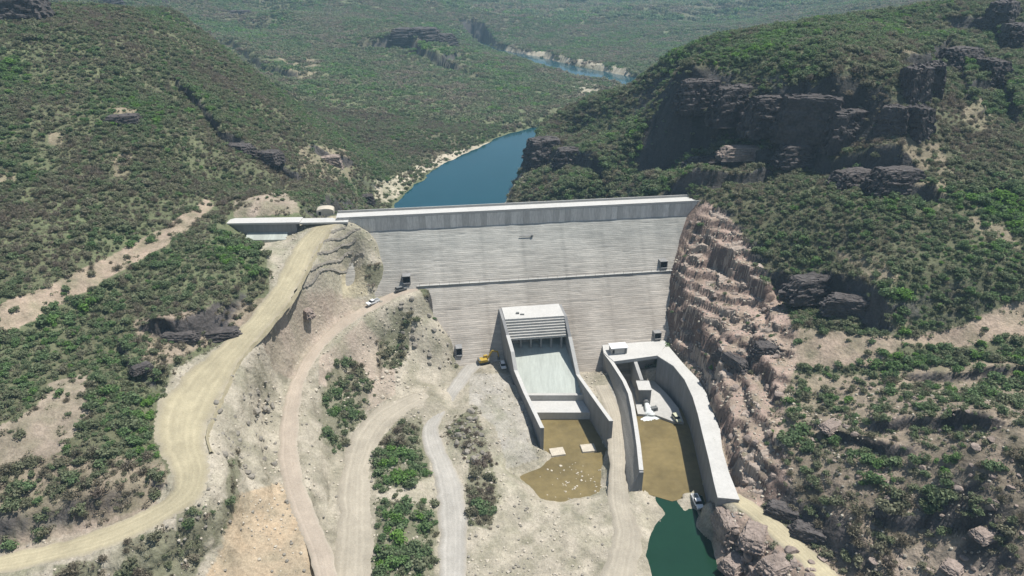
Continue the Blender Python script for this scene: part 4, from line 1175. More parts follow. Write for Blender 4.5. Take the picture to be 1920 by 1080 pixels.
OC = [  # px, py, half sizes, palette, rotation, label
 (232,228,(6.0,4.0,3.2),'d',0.2,'lone flat-topped boulder on the green hillside above the old track'),
 (32,30,(13,8,9),'d',0.1,'dark layered rock outcrop on the bare hilltop left of the paler hilltop ledge'),
 (60,20,(8,6,8),'d',0.9,'smaller block leaning on the layered hilltop outcrop'),
 (205,10,(14,8,8),'d',0.4,'dark rock ledge capping the green hilltop'),
 (305,4,(6,5,3),'d',1.4,'low dark rock at the far end of the hilltop ledge'),
 (1712,172,(5.0,4.6,11),'d',0.3,'tall rock pillar with a sunlit flank at the end of the dark cliff'),
 (1745,165,(4.6,4.4,11),'d',1.1,'tall dark rock pillar with a narrow cleft beside its twin'),
 (1718,235,(4.6,4.2,8),'d',2.0,'dark rock stack standing below the twin pillars'),
 (1675,225,(4.5,4,6),'d',2.6,'rounded brown rock knob beside the rock stack'),
 (1800,110,(9,6,6),'d',0.5,'broad dark outcrop with a pale top above the twin pillars'),
 (1855,135,(7,5,6),'d',1.7,'jagged dark outcrop on the spur right of the twin pillars'),
 (1880,30,(8,6,8),'d',0.7,'dark tower of rock on the highest crest'),
 (1845,40,(6,5,5),'d',2.2,'dark ledge leaning against the rock tower on the crest'),
 (1905,70,(9,6,7),'d',1.3,'dark rock shoulder below the rock tower'),
 (1310,180,(9,5,8),'d',0.2,'dark cliff buttress at the river end of the long cliff'),
 (1380,195,(10,5,9),'d',0.3,'dark cliff buttress streaked grey in the long cliff'),
 (1450,210,(10,5,9),'d',0.1,'wide dark cliff buttress in the middle of the long cliff'),
 (1520,225,(11,5,10),'d',2.9,'massive dark cliff buttress under the ridge shrubs'),
 (1590,240,(9,5,9),'d',0.2,'dark overhanging cliff buttress next to the rock knob'),
 (1500,290,(9,5,5),'d',0.2,'low dark cliff foot above the green slope'),
 (1600,335,(8,5,5),'d',0.4,'dark hollowed rock face below the bare pink spur'),
 (1680,340,(8,5,5),'d',0.1,'dark hollowed rock face right of the other hollow below the spur'),
 (1400,285,(10,4,3),'p',0.1,'pale layered ledge below the long dark cliff'),
 (1330,300,(9,4,3.2),'d',0.0,'dark layered ledge below the pale ledge'),
 (1540,535,(11,4,4.6),'d',0.25,'shadowed rock face above the flat bench'),
 (1612,575,(9,3.6,3.6),'d',-0.35,'shadowed rock face beside green bushes above the bench'),
 (1020,285,(9,7,9),'d',0.3,'dark rock bluff dropping to the reservoir'),
 (1075,300,(9,6,7),'d',0.1,'dark rock bluff among shrubs beside the reservoir bluff'),
 (1372,670,(6,2.2,3.0),'d',-1.1,'dark upright rock in the cut beside the outlet wall'),
 (1440,650,(4,3,2.6),'d',0.0,'dark jumbled rock where the bench meets the cut'),
 (1362,985,(2.2,5.0,3.8),'p',0.1,'pale rock spine at the end of the outlet wall'),
 (1380,1055,(3.4,2.6,1.8),'p',0.6,'grey rock shelf at the edge of the green pond'),
 (1415,1005,(4,3,2.0),'p',1.1,'low pale rock between the pond and the yellow road'),
 (1460,1060,(4,3,2.0),'p',0.4,'low reddish rock below the yellow road'),
 (1470,960,(4,2.4,2.2),'d',-0.5,'dark rock bank along the yellow road'),
 (1520,1000,(4,2.4,2.2),'d',-0.5,'dark rock bank at the bend of the yellow road'),
 (400,618,(7,2.6,1.8),'d',0.2,'undercut rock ledge, shadow put into its dark colour, above the yellow road'),  # this ledge and the next two: dark palette paints a shadowed gap
 (335,625,(4.5,2.4,1.5),'d',0.1,'rock ledge, shadow put into its dark colour, under the green mound'),
 (265,690,(2.4,1.6,1.2),'d',0.8,'rock, shadow put into its dark colour, in the dry gully beside the mound'),
 (575,585,(2.6,1.6,1.5),'p',-0.8,'brown rock sticking out of the pale gravel slope'),
 (440,270,(8,4,3),'d',-0.5,'dark scarp rock running down the left hillside'),
 (500,292,(6,4,3),'d',-0.3,'brown scarp rock at the lower end of the hillside scarp'),
 (620,300,(5,4,4),'p',0.2,'brown bare rock on the spur above the reservoir'),
 (690,378,(3,3,4),'d',0.2,'dark rock where the left spur meets the dam'),
 (780,65,(26,14,9),'d',0.1,'rocky crag on the distant hill left of the far river'),
 (820,75,(20,12,8),'d',0.6,'lower rocky crag on the distant hill beside the far river'),
 (450,25,(14,9,5),'d',0.3,'rocky rib on the distant hillside at the valley head'),
 (1560,800,(3,2,1),'p',0.5,'reddish rock slab on the scrubby slope'),
 (1850,1000,(2.6,2,1),'p',0.3,'pale rock slab beside the red bare patch'),
 (1790,1060,(2.6,2,0.9),'p',0.7,'low reddish rock on the red bare patch'),
]
hp_ = hits([(a[0], a[1]) for a in OC], 110, 1500)
for (px, py, dm, pal, rz, lab), p in zip(OC, hp_):
    rock_at("rock_outcrop", random.choice(OUTCROP_M if pal == 'd' else OUTCROP_P), p, (dm[0]*1.15, dm[1], dm[2]), rz, lab, 'rock', sink=0.78)
# boulders on the abutment cut and the slopes
def scatter_pix(poly, n, seed):
    rg = np.random.default_rng(seed); out = []
    P = np.array(poly); lo, hi = P.min(0), P.max(0)
    while len(out) < n:
        q = rg.uniform(lo, hi, (n*3, 2))
        q = q[in_poly(q[:, 0], q[:, 1], poly)]
        out += [tuple(a) for a in q]
    return hits(out[:n])
def scatter_boulders(polyname, n, seed, s0, s1, lab, group, meshes, name="boulder", poly=None, zmin=None):
    rg = random.Random(seed)
    for p in scatter_pix(poly or REG[polyname], n, seed):
        s = s0+(s1-s0)*rg.random()**2.2
        if zmin is not None: p[2] = max(p[2], zmin)
        fx, fz = rg.uniform(.8, 1.3), rg.uniform(.55, .9)
        words = ('big ' if s > s0+0.45*(s1-s0) else 'small ' if s < s0+0.12*(s1-s0) else 'middling ')+('flat ' if fz < 0.64 else 'upright ' if fz > 0.8 else '')+('long ' if fx > 1.15 else '')
        rock_at(name, rg.choice(meshes), p, (s*fx, s*rg.uniform(.8, 1.2), s*fz), rg.uniform(0, 6.3), words+lab, 'boulder', group, sink=0.6)
scatter_boulders('rock', 70, 1, 0.4, 1.4, 'brown boulder on the cut rock slope beside the dam', 'boulders on the abutment cut', BOULD+OUTCROP_P[:1])
scatter_boulders(None, 55, 2, 0.18, 0.45, 'pale stone standing in the shallow brown pool', 'stones in the spillway pool', BOULD_P, "stone", [(1000,890),(1060,865),(1130,880),(1128,925),(1060,940),(1000,925)], 0.95)
scatter_boulders(None, 70, 3, 0.35, 1.1, 'grey stone on the gravel slope below the yellow road', 'stones on the gravel slope', BOULD_G, "stone", [(395,730),(520,720),(520,880),(470,900),(400,840)])
scatter_boulders(None, 50, 4, 0.35, 1.3, 'stone on the steep bank under the narrow track', 'stones under the narrow track', BOULD_G, "stone", [(700,545),(790,545),(850,640),(850,690),(780,690),(720,600)])
scatter_boulders('scrub_right', 40, 5, 0.5, 1.4, 'brown boulder in the scrub beside the grey gravel track', 'boulders beside the gravel track', BOULD_G)
scatter_boulders('shore_right', 50, 6, 0.5, 1.6, 'brown boulder between the pond and the yellow road', 'boulders by the pond', BOULD)
scatter_boulders('right_low', 90, 7, 0.4, 1.3, 'reddish boulder on the scrubby lower slope', 'boulders on the lower right slope', BOULD)
scatter_boulders(None, 40, 8, 0.3, 0.9, 'pale stone on the bank between the haul track and the thickets', 'stones along the haul track', BOULD_P, "stone", [(700,690),(800,720),(790,770),(720,760),(610,700),(590,740),(600,690)])

# low berms added left of the dam; their shaded sides draw the ditch lines
for pix in [[(612,442),(630,432),(648,424)], [(600,460),(625,448),(655,436),(676,430)], [(585,484),(610,473),(640,460),(668,447)], [(572,509),(590,501),(615,491),(645,478),(662,470)], [(565,537),(590,523),(625,505),(660,487),(684,476)]]:
    P = hits(pix)
    C = catmull(P, 0.8)
    C[:, 2] = H(C[:, 0], C[:, 1])
    T = np.gradient(C[:, :2], axis=0); T /= np.linalg.norm(T, axis=1)[:, None]
    V, F = [], []
    for i, c in enumerate(C):
        w, h = 0.55*(1+0.4*random.uniform(-1, 1)), 0.34*(1+0.6*random.uniform(-1, 1))
        for k, (o_, z_) in enumerate(((-w, -0.4), (-w*0.35, h*0.8), (w*0.3, h), (w, -0.4))):
            V.append((c[0]+T[i, 1]*o_, c[1]-T[i, 0]*o_, c[2]+z_))
    for i in range(len(C)-1):
        for k in range(3):
            F.append((4*i+k, 4*i+k+1, 4*i+k+5, 4*i+k+4))
    o = obj("shade_line_berm", V, F, M['rock_grey'])
    tag(o, 'low berm added to shade a dark bench line across the pale gravel slope', 'berm', 'berms added as shaded lines on the gravel slope')

# windrow of earth along the outer edge of the crest road
P = ROAD_W['crest_road']; T = np.gradient(P[:, :2], axis=0); T /= np.linalg.norm(T, axis=1)[:, None]
V, F = [], []
sel = range(6, len(P)-40)
for k, i in enumerate(sel):
    side = -1
    e_ = P[i, 3]*1.0+0.2+0.5*float(vnoise(np.array([i/5.0]), np.array([0.3]), 120)[0])
    bx, by = P[i, 0]-T[i, 1]*e_, P[i, 1]+T[i, 0]*e_
    w, h = 0.7*random.uniform(.7, 1.3), 0.42*random.uniform(.2, 1.5)
    for o_, z_ in ((-w, -0.7), (-w*0.3, h*0.9), (w*0.3, h), (w, -0.5)):
        V.append((bx-T[i, 1]*o_, by+T[i, 0]*o_, P[i, 2]-0.15+z_))
    if k:
        b_ = 4*(k-1)
        for j in range(3): F.append((b_+j, b_+j+1, b_+j+5, b_+j+4))
o = obj("earth_windrow", V, F, M['road'], col=np.tile(np.array(COLR['yellow'])*0.78, (len(V), 1)))
tag(o, 'low windrow of earth along the outer edge of the yellow road', 'berm')

# ------------------------------------------------------------------ shrubs
def leaf_quads(c, r, n, size, rg, up=0.4):
    """leaf faces through one clump"""
    V, F, S = [], [], []
    for _ in range(n):
        d = rg.normal(size=3); d /= np.linalg.norm(d)
        p = c+d*r*(rg.uniform(0.2, 1.0)**0.5+(0.35*rg.uniform() if rg.uniform() < 0.3 else 0))
        nn = d*0.8+rg.normal(size=3)*0.55+np.array([0, 0, up]); nn /= np.linalg.norm(nn)
        a = np.cross(nn, rg.normal(size=3)); a /= np.linalg.norm(a); b = np.cross(nn, a)
        s = size*rg.uniform(0.6, 1.35)
        k = len(V)
        V += [p+a*s, p+b*s*0.62, p-a*s, p-b*s*0.62]
        F.append((k, k+1, k+2, k+3)); S += [rg.uniform(0, 1)]*4
    return V, F, S
def shade_mesh(name, V, F, S, mat):
    me = mesh_data(name, V, F, mat)
    at = me.attributes.new("shade", 'FLOAT', 'POINT')
    at.data.foreach_set("value", np.array(S, np.float32))
    return me
def shrub_mesh(seed, clumps, leaves, size, spread=0.62, height=1.35, name="crown"):
    rg = np.random.default_rng(seed)
    V, F, S = [], [], []
    for k in range(clumps):
        a, rr = rg.uniform(0, 6.28), spread*math.sqrt(rg.uniform(0, 1))
        zc = height*(0.24+0.36*rg.uniform(0, 1)*(1-0.55*rr/spread))
        cr = np.array([rg.uniform(.32, .52), rg.uniform(.32, .52), rg.uniform(.26, .42)])
        v, f, s = leaf_quads(np.array([rr*math.cos(a), rr*math.sin(a), zc]), cr, leaves, size, rg)
        b = rg.uniform(-0.25, 0.25)
        o = len(V); V += v; F += [tuple(i+o for i in q) for q in f]; S += [min(1, max(0, x+b)) for x in s]
    return shade_mesh(name, V, F, S, M['leaf'])
def dry_mesh(seed, n=150, name="crown"):
    rg = np.random.default_rng(seed)
    V, F, S = [], [], []
    for _ in range(n):
        a, el = rg.uniform(0, 6.28), rg.uniform(0.25, 1.5)
        d = np.array([math.cos(a)*math.cos(el), math.sin(a)*math.cos(el), math.sin(el)])
        L = rg.uniform(0.5, 1.25)
        p0 = d*L*rg.uniform(0.15, 0.5)+rg.normal(size=3)*0.12; p1 = d*L+rg.normal(size=3)*0.1
        p0[2] = max(p0[2], 0); t = np.cross(d, rg.normal(size=3)); t /= np.linalg.norm(t)
        w = rg.uniform(0.03, 0.075); k = len(V)
        V += [p0-t*w, p0+t*w, p1+t*w*0.7, p1-t*w*0.7]; F.append((k, k+1, k+2, k+3)); S += [rg.uniform(0, 1)]*4
    v, f, s = leaf_quads(np.array([0, 0, .65]), np.array([.85, .85, .5]), 60, 0.10, rg)
    o = len(V); V += v; F += [tuple(i+o for i in q) for q in f]; S += s
    return shade_mesh(name, V, F, S, M['leaf'])
def stem_mesh(seed, h=0.8):
    rg = random.Random(seed); m = MB()
    m.cyl((0, 0, -0.4), (0.03, 0.02, h*0.35), 0.075, 6, 0.06)
    for k in range(4):
        a = k*1.57+rg.uniform(-.5, .5)
        m.cyl((0.03, 0.02, h*0.3), (0.42*math.cos(a), 0.42*math.sin(a), h*rg.uniform(.8, 1.1)), 0.05, 5, 0.02)
    return mesh_data("trunk", m.v, m.f, M['bark'])
def patch_mesh(seed, R, n, leaves, size, cr0):
    """a patch of scrub for far slopes: many small crowns"""
    rg = np.random.default_rng(seed); V, F, S = [], [], []
    for k in range(n):
        a, rr = rg.uniform(0, 6.28), R*math.sqrt(rg.uniform(0, 1))
        s_ = cr0*rg.uniform(0.6, 1.3)
        v, f, s = leaf_quads(np.array([rr*math.cos(a), rr*math.sin(a), s_*0.45]), np.array([s_, s_, s_*0.75]), leaves, size*s_, rg)
        b = rg.uniform(-0.4, 0.4)
        o = len(V); V += v; F += [tuple(i+o for i in q) for q in f]; S += [min(1, max(0, x*0.6+0.2+b)) for x in s]
    return shade_mesh("scrub_patch", V, F, S, M['leaf'])
GREEN_M = [shrub_mesh(300+i, 7+i % 3, 34, 0.155) for i in range(5)]
TREE_M = [shrub_mesh(320+i, 10, 34, 0.135, 0.6, 1.75) for i in range(3)]
DRY_M = [dry_mesh(340+i) for i in range(4)]
PATCH_M = [patch_mesh(360+i, 5.0, 11, 26, 0.42, 1.7) for i in range(4)]
FAR_M = [patch_mesh(380+i, 13.0, 16, 22, 0.45, 3.6) for i in range(4)]
STEM_M = [stem_mesh(400+i) for i in range(3)]
proto = bpy.data.collections.new("scrub_kinds")        # source meshes for the instances; not in the scene itself
LOW_M = [patch_mesh(420+i, 0.95, 5, 16, 0.42, 0.42) for i in range(3)]
KINDS = GREEN_M+TREE_M+DRY_M+PATCH_M+FAR_M+LOW_M
for i, me in enumerate(KINDS):
    proto.objects.link(bpy.data.objects.new("scrub_%02d" % i, me))
K_GREEN, K_TREE, K_DRY, K_PATCH, K_FAR, K_LOW = (0, 5), (5, 3), (8, 4), (12, 4), (16, 4), (20, 3)

BARE = {'site': 0.0, 'rock': 0.03, 'bench': 0.06, 'bench_low': 0.2, 'right_low': 0.52, 'right_bare': 0.06, 'shore_right': 0.07, 'track_old': 0.07, 'left_bare': 0.14, 'left_dry': 0.7, 'left_low': 0.75, 'left_road_bank': 0.05,
        'scar': 0.12, 'bankL': 0.25, 'bankR': 0.12, 'bank_far': 0.2, 'bank_far2': 0.3}
LUSH = [[(1400,430),(1540,440),(1530,500),(1400,490)], [(1530,275),(1600,275),(1605,335),(1535,335)], [(1780,350),(1920,350),(1920,460),(1850,420)], [(50,45),(115,42),(112,80),(52,82)], [(0,105),(45,115),(45,160),(0,165)],
        [(1175,225),(1245,225),(1235,285),(1175,275)], [(0,875),(70,895),(75,985),(0,1000)], [(160,740),(305,735),(305,860),(200,870)], [(1600,860),(1810,865),(1800,970),(1640,985)], [(1470,760),(1560,790),(1570,880),(1470,830)],
        [(1640,490),(1700,490),(1700,580),(1640,570)], [(60,600),(200,500),(220,560),(100,660)], [(400,400),(490,470),(490,530),(400,480)], [(1540,930),(1600,930),(1600,1000),(1540,990)]]
def sample_zone(y0, y1, cell, seed, wide):
    rg = np.random.default_rng(seed)
    X, Y = [], []
    yy = np.arange(y0, y1, cell)
    for yv in yy:
        w = (62+0.73*yv)*wide
        xx = np.arange(-w, w, cell)
        X.append(xx+rg.uniform(-.5, .5, len(xx))*cell); Y.append(yv+rg.uniform(-.5, .5, len(xx))*cell)
    return np.concatenate(X), np.concatenate(Y), rg
def cover(x, y, rg, dens=1.0):
    z = H(x, y)
    e = 0.8
    sl = np.hypot((H(x+e, y)-z)/e, (H(x, y+e)-z)/e)
    px, py, dp = project(x, y, z)
    v = visible(px, py, dp)
    pj, qj = px+fbm(x, y, 7, 3, 51)*16+rg.normal(size=len(x))*5, py+fbm(x, y, 7, 3, 52)*11+rg.normal(size=len(x))*4
    d = np.full(len(x), 0.97)*dens
    steep = np.ones(len(x))
    d *= 0.62+0.38*sstep(-0.5, 0.0, fbm(x, y, 13, 3, 91))
    tint = 0.55+0.32*fbm(x, y, 55, 3, 92)+0.22*fbm(x, y, 16, 2, 93)+rg.normal(size=len(x))*0.14
    for n_, k in BARE.items():
        d[region_test(pj, qj, v, n_)] = k
    for n_ in REG:
        if n_.startswith('spot'): d[region_test(pj, qj, v, n_)] *= 0.35
        m = region_test(pj, qj, v, n_) if n_.startswith(('thicket', 'scrub')) else None
        if m is not None:
            d[m] = 0.85*(0.45+0.55*sstep(-0.35, 0.1, fbm(x[m], y[m], 5, 2, 98))) if n_.startswith('thicket') else 0.5
            tint[m] += (0.06+0.30*fbm(x[m], y[m], 9, 2, 99)) if n_.startswith('thicket') else -0.2; steep[m] = 0.3
    m = region_test(pj, qj, v, 'left_dry') | region_test(pj, qj, v, 'right_low') | region_test(pj, qj, v, 'left_low')
    tint[m] -= 0.15
    for poly in LUSH:
        m = in_poly(pj, qj, poly) & v
        tint[m] += 0.13
    hidden_site = (~v) & (poly_sd(x, y, SITE) < 2) & (y < 330)
    d[hidden_site] = 0
    s_, dd = dam_local(x, y)
    d[(s_ > -2) & (s_ < DAM_LEN+1) & (dd > -10) & (dd < 48) & (z < CREST_Z-BAND-(dd-1)/FACE_SLOPE+1.0)] = 0
    d[(s_ > -2) & (s_ < DAM_LEN+1) & (dd > -10) & (dd < 2)] = 0
    d[z < np.where(dd < -5, WATER_RES+0.4, 0.5)] = 0
    d *= 1-0.9*sstep(1.1, 2.0, sl)*steep
    for P in ROAD_W.values():
        m = (x > P[:, 0].min()-9) & (x < P[:, 0].max()+9) & (y > P[:, 1].min()-9) & (y < P[:, 1].max()+9)
        ii = np.nonzero(m)[0]
        if len(ii):
            D2 = np.sqrt((x[ii, None]-P[None, :, 0])**2+(y[ii, None]-P[None, :, 1])**2)-P[None, :, 3]
            d[ii[D2.min(1) < 1.0]] = 0
    d[poly_sd(x, y, [(sd.location.x-2, sd.location.y-6), (sd.location.x+42, sd.location.y-3), (sd.location.x+42, sd.location.y+11), (sd.location.x-2, sd.location.y+8)]) < 0] = 0
    k = rg.uniform(size=len(x)) < d
    return x[k], y[k], z[k], np.clip(tint[k], 0, 1), px[k], py[k], dp[k], v[k]
pts_all = []
# near slopes: single shrubs
x, y, rg = sample_zone(86, 560, 1.9, 501, 1.06)
x, y, z, tint, px, py, dp, v = cover(x, y, rg)
kind = np.where(tint < 0.36, K_DRY[0]+rg.integers(0, K_DRY[1], len(x)), np.where(rg.uniform(size=len(x)) < 0.22, K_TREE[0]+rg.integers(0, K_TREE[1], len(x)), K_GREEN[0]+rg.integers(0, K_GREEN[1], len(x))))
big = sstep(-0.1, 0.5, fbm(x, y, 30, 2, 95))
scl = (0.75+1.45*rg.uniform(size=len(x))**2.2+0.5*big)*np.where(kind >= K_DRY[0], 0.85, 1.0)
lush_m = np.zeros(len(x), bool)
for n_ in REG:
    if n_.startswith('thicket'): lush_m |= region_test(px, py, v, n_)
for poly in LUSH: lush_m |= in_poly(px, py, poly) & v
scl *= np.where(lush_m, 1.3, 1.0)
scl *= np.where((py < 375) & (px > 960) & (y > 285), 1.3, 1.0)
rot = rg.uniform(0, 6.28, len(x))
print("near shrubs", len(x))
# the ones that show largest stand as single objects
score = np.where(v & (px > -20) & (px < 1940) & (py > 0) & (py < 1100), scl/dp, 0)
def region_label(px, py, dry):
    n_ = 'dry grey shrub' if dry else 'leafy green shrub'
    for k, t in (('thicket_upper', 'in the thicket below the narrow track'), ('thicket_mid', 'in the thicket between the haul track and the grey track'), ('thicket_low', 'in the long thicket beside the haul track'),
                 ('thicket_right', 'in the thicket between the grey track and the brown pool'), ('scrub_right', 'among boulders beside the grey track'), ('thicket_gully', 'in the gully under the narrow track'), ('scrub_ditch', 'along the ditch below the yellow road'),
                 ('left_low', 'on the dry slope above the yellow road'), ('right_low', 'on the rocky slope right of the outlet channel'), ('shore_right', 'on the rocks between pond and yellow road'), ('left_bare', 'on the bare pinkish slope at the left')):
        if in_poly(np.array([px]), np.array([py]), REG[k])[0]: return n_+' '+t
    if px < 960: return n_+(' below the bend of the yellow road' if py > 940 and px > 180 else ' on the hillside above the yellow road')
    return n_+' on the hillside beyond the rock cut'
def shrub_words(t, sc, dry):
    a = 'large' if sc > 1.75 else 'middling' if sc > 1.25 else 'small'
    b = '' if dry else (' bright' if t > 0.8 else ' olive' if t < 0.55 else '')
    return a+b
single = np.zeros(len(x), bool)
for dry in (False, True):
    idx = np.nonzero(((kind >= K_DRY[0]) == dry) & (score > 0))[0]
    idx = idx[np.argsort(-score[idx])][:300]
    single[idx] = True
    for i in idx:
        r = empty("dry_shrub" if dry else "green_shrub", (x[i], y[i], z[i]-0.08), rot[i])
        r.scale = (scl[i],)*3
        tag(r, shrub_words(tint[i], scl[i], dry)+' '+region_label(px[i], py[i], dry), 'shrub', 'dry shrubs near the works' if dry else 'green shrubs near the works')
        c = link("crown", KINDS[kind[i]], r); c["tint"] = float(tint[i])
        link("trunk", STEM_M[i % 3], r)
k = ~single
pts_all.append((x[k], y[k], z[k]-0.1, tint[k], kind[k], scl[k], rot[k]))
# low dry undergrowth between the shrubs
x, y, rg = sample_zone(86, 470, 1.75, 507, 1.05)
x, y, z, tint, px, py, dp, v = cover(x, y, rg)
n = len(x)
pts_all.append((x, y, z-0.12, np.clip(tint*0.65+0.06, 0, 1), K_LOW[0]+rg.integers(0, K_LOW[1], n), rg.uniform(.7, 1.5, n), rg.uniform(0, 6.28, n)))
print("undergrowth", n)
# middle distance: patches of scrub
x, y, rg = sample_zone(560, 1350, 6.4, 502, 1.05)
x, y, z, tint, px, py, dp, v = cover(x, y, rg)
n = len(x)
pts_all.append((x, y, z-0.3, tint, K_PATCH[0]+rg.integers(0, 4, n), rg.uniform(.8, 1.25, n), rg.uniform(0, 6.28, n)))
print("patches", n)
x, y, rg = sample_zone(1350, 4300, 19, 503, 1.0)
x, y, z, tint, px, py, dp, v = cover(x, y, rg)
n = len(x)
pts_all.append((x, y, z-0.5, tint, K_FAR[0]+rg.integers(0, 4, n), rg.uniform(.8, 1.3, n), rg.uniform(0, 6.28, n)))
print("far patches", n)

def instancer(name, coll, data, label):
    A = [np.concatenate([d[i] for d in data]) for i in range(7)]
    n = len(A[0])
    me = bpy.data.meshes.new(name)
    me.vertices.add(n)
    me.vertices.foreach_set("co", np.stack(A[:3], 1).astype(np.float32).ravel())
    for nm, arr, tp in (("tint", A[3], 'FLOAT'), ("kind_index", A[4], 'INT'), ("size", A[5], 'FLOAT'), ("turn", A[6], 'FLOAT')):
        at = me.attributes.new(nm, tp, 'POINT')
        at.data.foreach_set("value", arr.astype(np.int32 if tp == 'INT' else np.float32))
    o = link(name, me)
    ng = bpy.data.node_groups.new(name, 'GeometryNodeTree')
    ng.interface.new_socket("Geometry", in_out='INPUT', socket_type='NodeSocketGeometry')
    ng.interface.new_socket("Geometry", in_out='OUTPUT', socket_type='NodeSocketGeometry')
    gi, go = ng.nodes.new("NodeGroupInput"), ng.nodes.new("NodeGroupOutput")
    ci = ng.nodes.new("GeometryNodeCollectionInfo"); ci.inputs["Collection"].default_value = coll
    ci.inputs["Separate Children"].default_value = True; ci.inputs["Reset Children"].default_value = True
    ip = ng.nodes.new("GeometryNodeInstanceOnPoints"); ip.inputs["Pick Instance"].default_value = True
    def attr(nm, tp):
        a = ng.nodes.new("GeometryNodeInputNamedAttribute"); a.data_type = tp; a.inputs["Name"].default_value = nm
        return a.outputs["Attribute"]
    cx = ng.nodes.new("ShaderNodeCombineXYZ")
    ng.links.new(attr("turn", 'FLOAT'), cx.inputs["Z"])
    er = ng.nodes.new("FunctionNodeEulerToRotation"); ng.links.new(cx.outputs[0], er.inputs[0])
    ng.links.new(gi.outputs[0], ip.inputs["Points"]); ng.links.new(ci.outputs[0], ip.inputs["Instance"])
    ng.links.new(attr("kind_index", 'INT'), ip.inputs["Instance Index"])
    ng.links.new(er.outputs[0], ip.inputs["Rotation"]); ng.links.new(attr("size", 'FLOAT'), ip.inputs["Scale"])
    ng.links.new(ip.outputs[0], go.inputs[0])
    md = o.modifiers.new("scatter", 'NODES'); md.node_group = ng
    return tag(o, label=label, kind='stuff')
instancer("scrub_cover", proto, pts_all, 'grey-green dry scrub covering the hills')

# loose stones too small to count
rub = bpy.data.collections.new("rubble_kinds")
for i in range(3):
    rub.objects.link(bpy.data.objects.new("rubble_%d" % i, rock_mesh("rubble", 500+i, 1, M['stone_pale'] if i < 2 else M['rock_grey'], 6, 0, 0.15)))
x, y, rg = sample_zone(100, 262, 1.0, 504, 0.75)
z = H(x, y); px, py, dp = project(x, y, z); v = visible(px, py, dp)
d = np.where(region_test(px, py, v, 'site'), 0.14+0.6*sstep(0.0, 0.5, fbm(x, y, 12, 3, 96)), 0.0)
d[region_test(px, py, v, 'rock')] = 0.7
d[region_test(px, py, v, 'right_low') | region_test(px, py, v, 'shore_right')] = 0.35
d[z < 0.9] *= 0.15
for P in ROAD_W.values():
    D2 = np.full(len(x), 99.0)
    for q in P[::2]:
        D2 = np.minimum(D2, np.hypot(x-q[0], y-q[1])-q[3])
    d[D2 < 0.3] = 0
for poly in (SP_AREA, CHANNEL, [p[:2] for p in OUT_RI]+[p[:2] for p in reversed(OUT_RO)]):
    d[poly_sd(x, y, poly) < 1.2] = 0
k = rg.uniform(size=len(x)) < d
n = k.sum()
instancer("rubble", rub, [(x[k], y[k], z[k], np.zeros(n), rg.choice([0, 1, 2], n, p=[.4, .25, .35]), 0.10+0.42*rg.uniform(size=n)**3, rg.uniform(0, 6.28, n))], 'loose stones strewn over the gravel slopes')
print("rubble", n)

# ------------------------------------------------------------------ vehicles
def wheel(parent, x, y, r, w):
    t = MB().cyl((x, y-w/2, r), (x, y+w/2, r), r, 16).build("wheel", M['tyre'], parent)
    MB().cyl((x, y-w/2-0.02, r), (x, y+w/2+0.02, r), r*0.55, 12).build("rim", M['steel'], t)
def profile(pts2, w0, w1=None, zmid=None):
    """extrude a side outline (x, z) across y, narrower at the top"""
    n = len(pts2); w1 = w1 or w0
    zs_ = [p[1] for p in pts2]; lo, hi = min(zs_), max(zs_)
    hw = [0.5*(w0+(w1-w0)*(p[1]-lo)/(hi-lo)) for p in pts2]
    V = [(p[0], -h, p[1]) for p, h in zip(pts2, hw)]+[(p[0], h, p[1]) for p, h in zip(pts2, hw)]
    return MB().add(V, [tuple(range(n)), tuple(reversed(range(n, 2*n)))]+[(i, (i+1) % n, n+(i+1) % n, n+i) for i in range(n)])
def pickup(name, p, heading, paint, label, bed=True, s=1.0, cat='pickup'):
    r = tag(empty(name, p, heading), label, cat)
    r.scale = (s, s, s)
    if bed:
        profile([(-2.65, .45), (2.55, .45), (2.65, .75), (2.6, 1.05), (1.2, 1.12), (-2.65, 1.12)], 1.85).build("body", paint, r, bevel=0.06)
        MB().box(-2.45, -0.75, -0.78, 0.78, 1.125, 1.15).build("cargo_bed", M['grey_paint'], r)
        for k in (-1, 1): MB().box(-2.6, -0.7, k*0.86-0.05, k*0.86+0.05, 1.1, 1.36).build("bed_side", paint, r)
        MB().box(-2.66, -2.58, -0.85, 0.85, 1.1, 1.36).build("tailgate", paint, r)
        profile([(-0.65, 1.1), (1.25, 1.1), (0.72, 1.72), (-0.5, 1.76)], 1.78, 1.45).build("cabin", paint, r, bevel=0.05)
        profile([(-0.58, 1.2), (1.3, 1.14), (0.80, 1.66), (-0.46, 1.68)], 1.80, 1.50).build("window", M['glass'], r)
        MB().box(-0.42, 0.66, -0.70, 0.70, 1.70, 1.79).build("roof", paint, r)
    else:
        profile([(-2.2, .45), (2.2, .45), (2.3, .75), (2.2, 1.0), (1.1, 1.08), (-2.25, 1.1)], 1.8).build("body", paint, r, bevel=0.06)
        profile([(-2.15, 1.08), (1.15, 1.08), (0.55, 1.68), (-1.9, 1.72)], 1.74, 1.42).build("cabin", M['glass'], r, bevel=0.04)
        MB().box(-1.85, 0.5, -0.70, 0.70, 1.66, 1.76).build("roof", paint, r)
    for xx in (-1.6, 1.6):
        for yy in (-0.82, 0.82): wheel(r, xx, yy, 0.38, 0.24)
    for yy in (-0.65, 0.65): MB().box(2.55 if bed else 2.2, 2.68 if bed else 2.33, yy-0.18, yy+0.18, 0.72, 0.9).build("headlight", M['white_paint'], r)
    return r
def ground(px, py):
    return hits([(px, py)])[0]
def put(px, py, dz=0.0):
    q = ground(px, py)
    return (q[0], q[1], q[2]+dz)
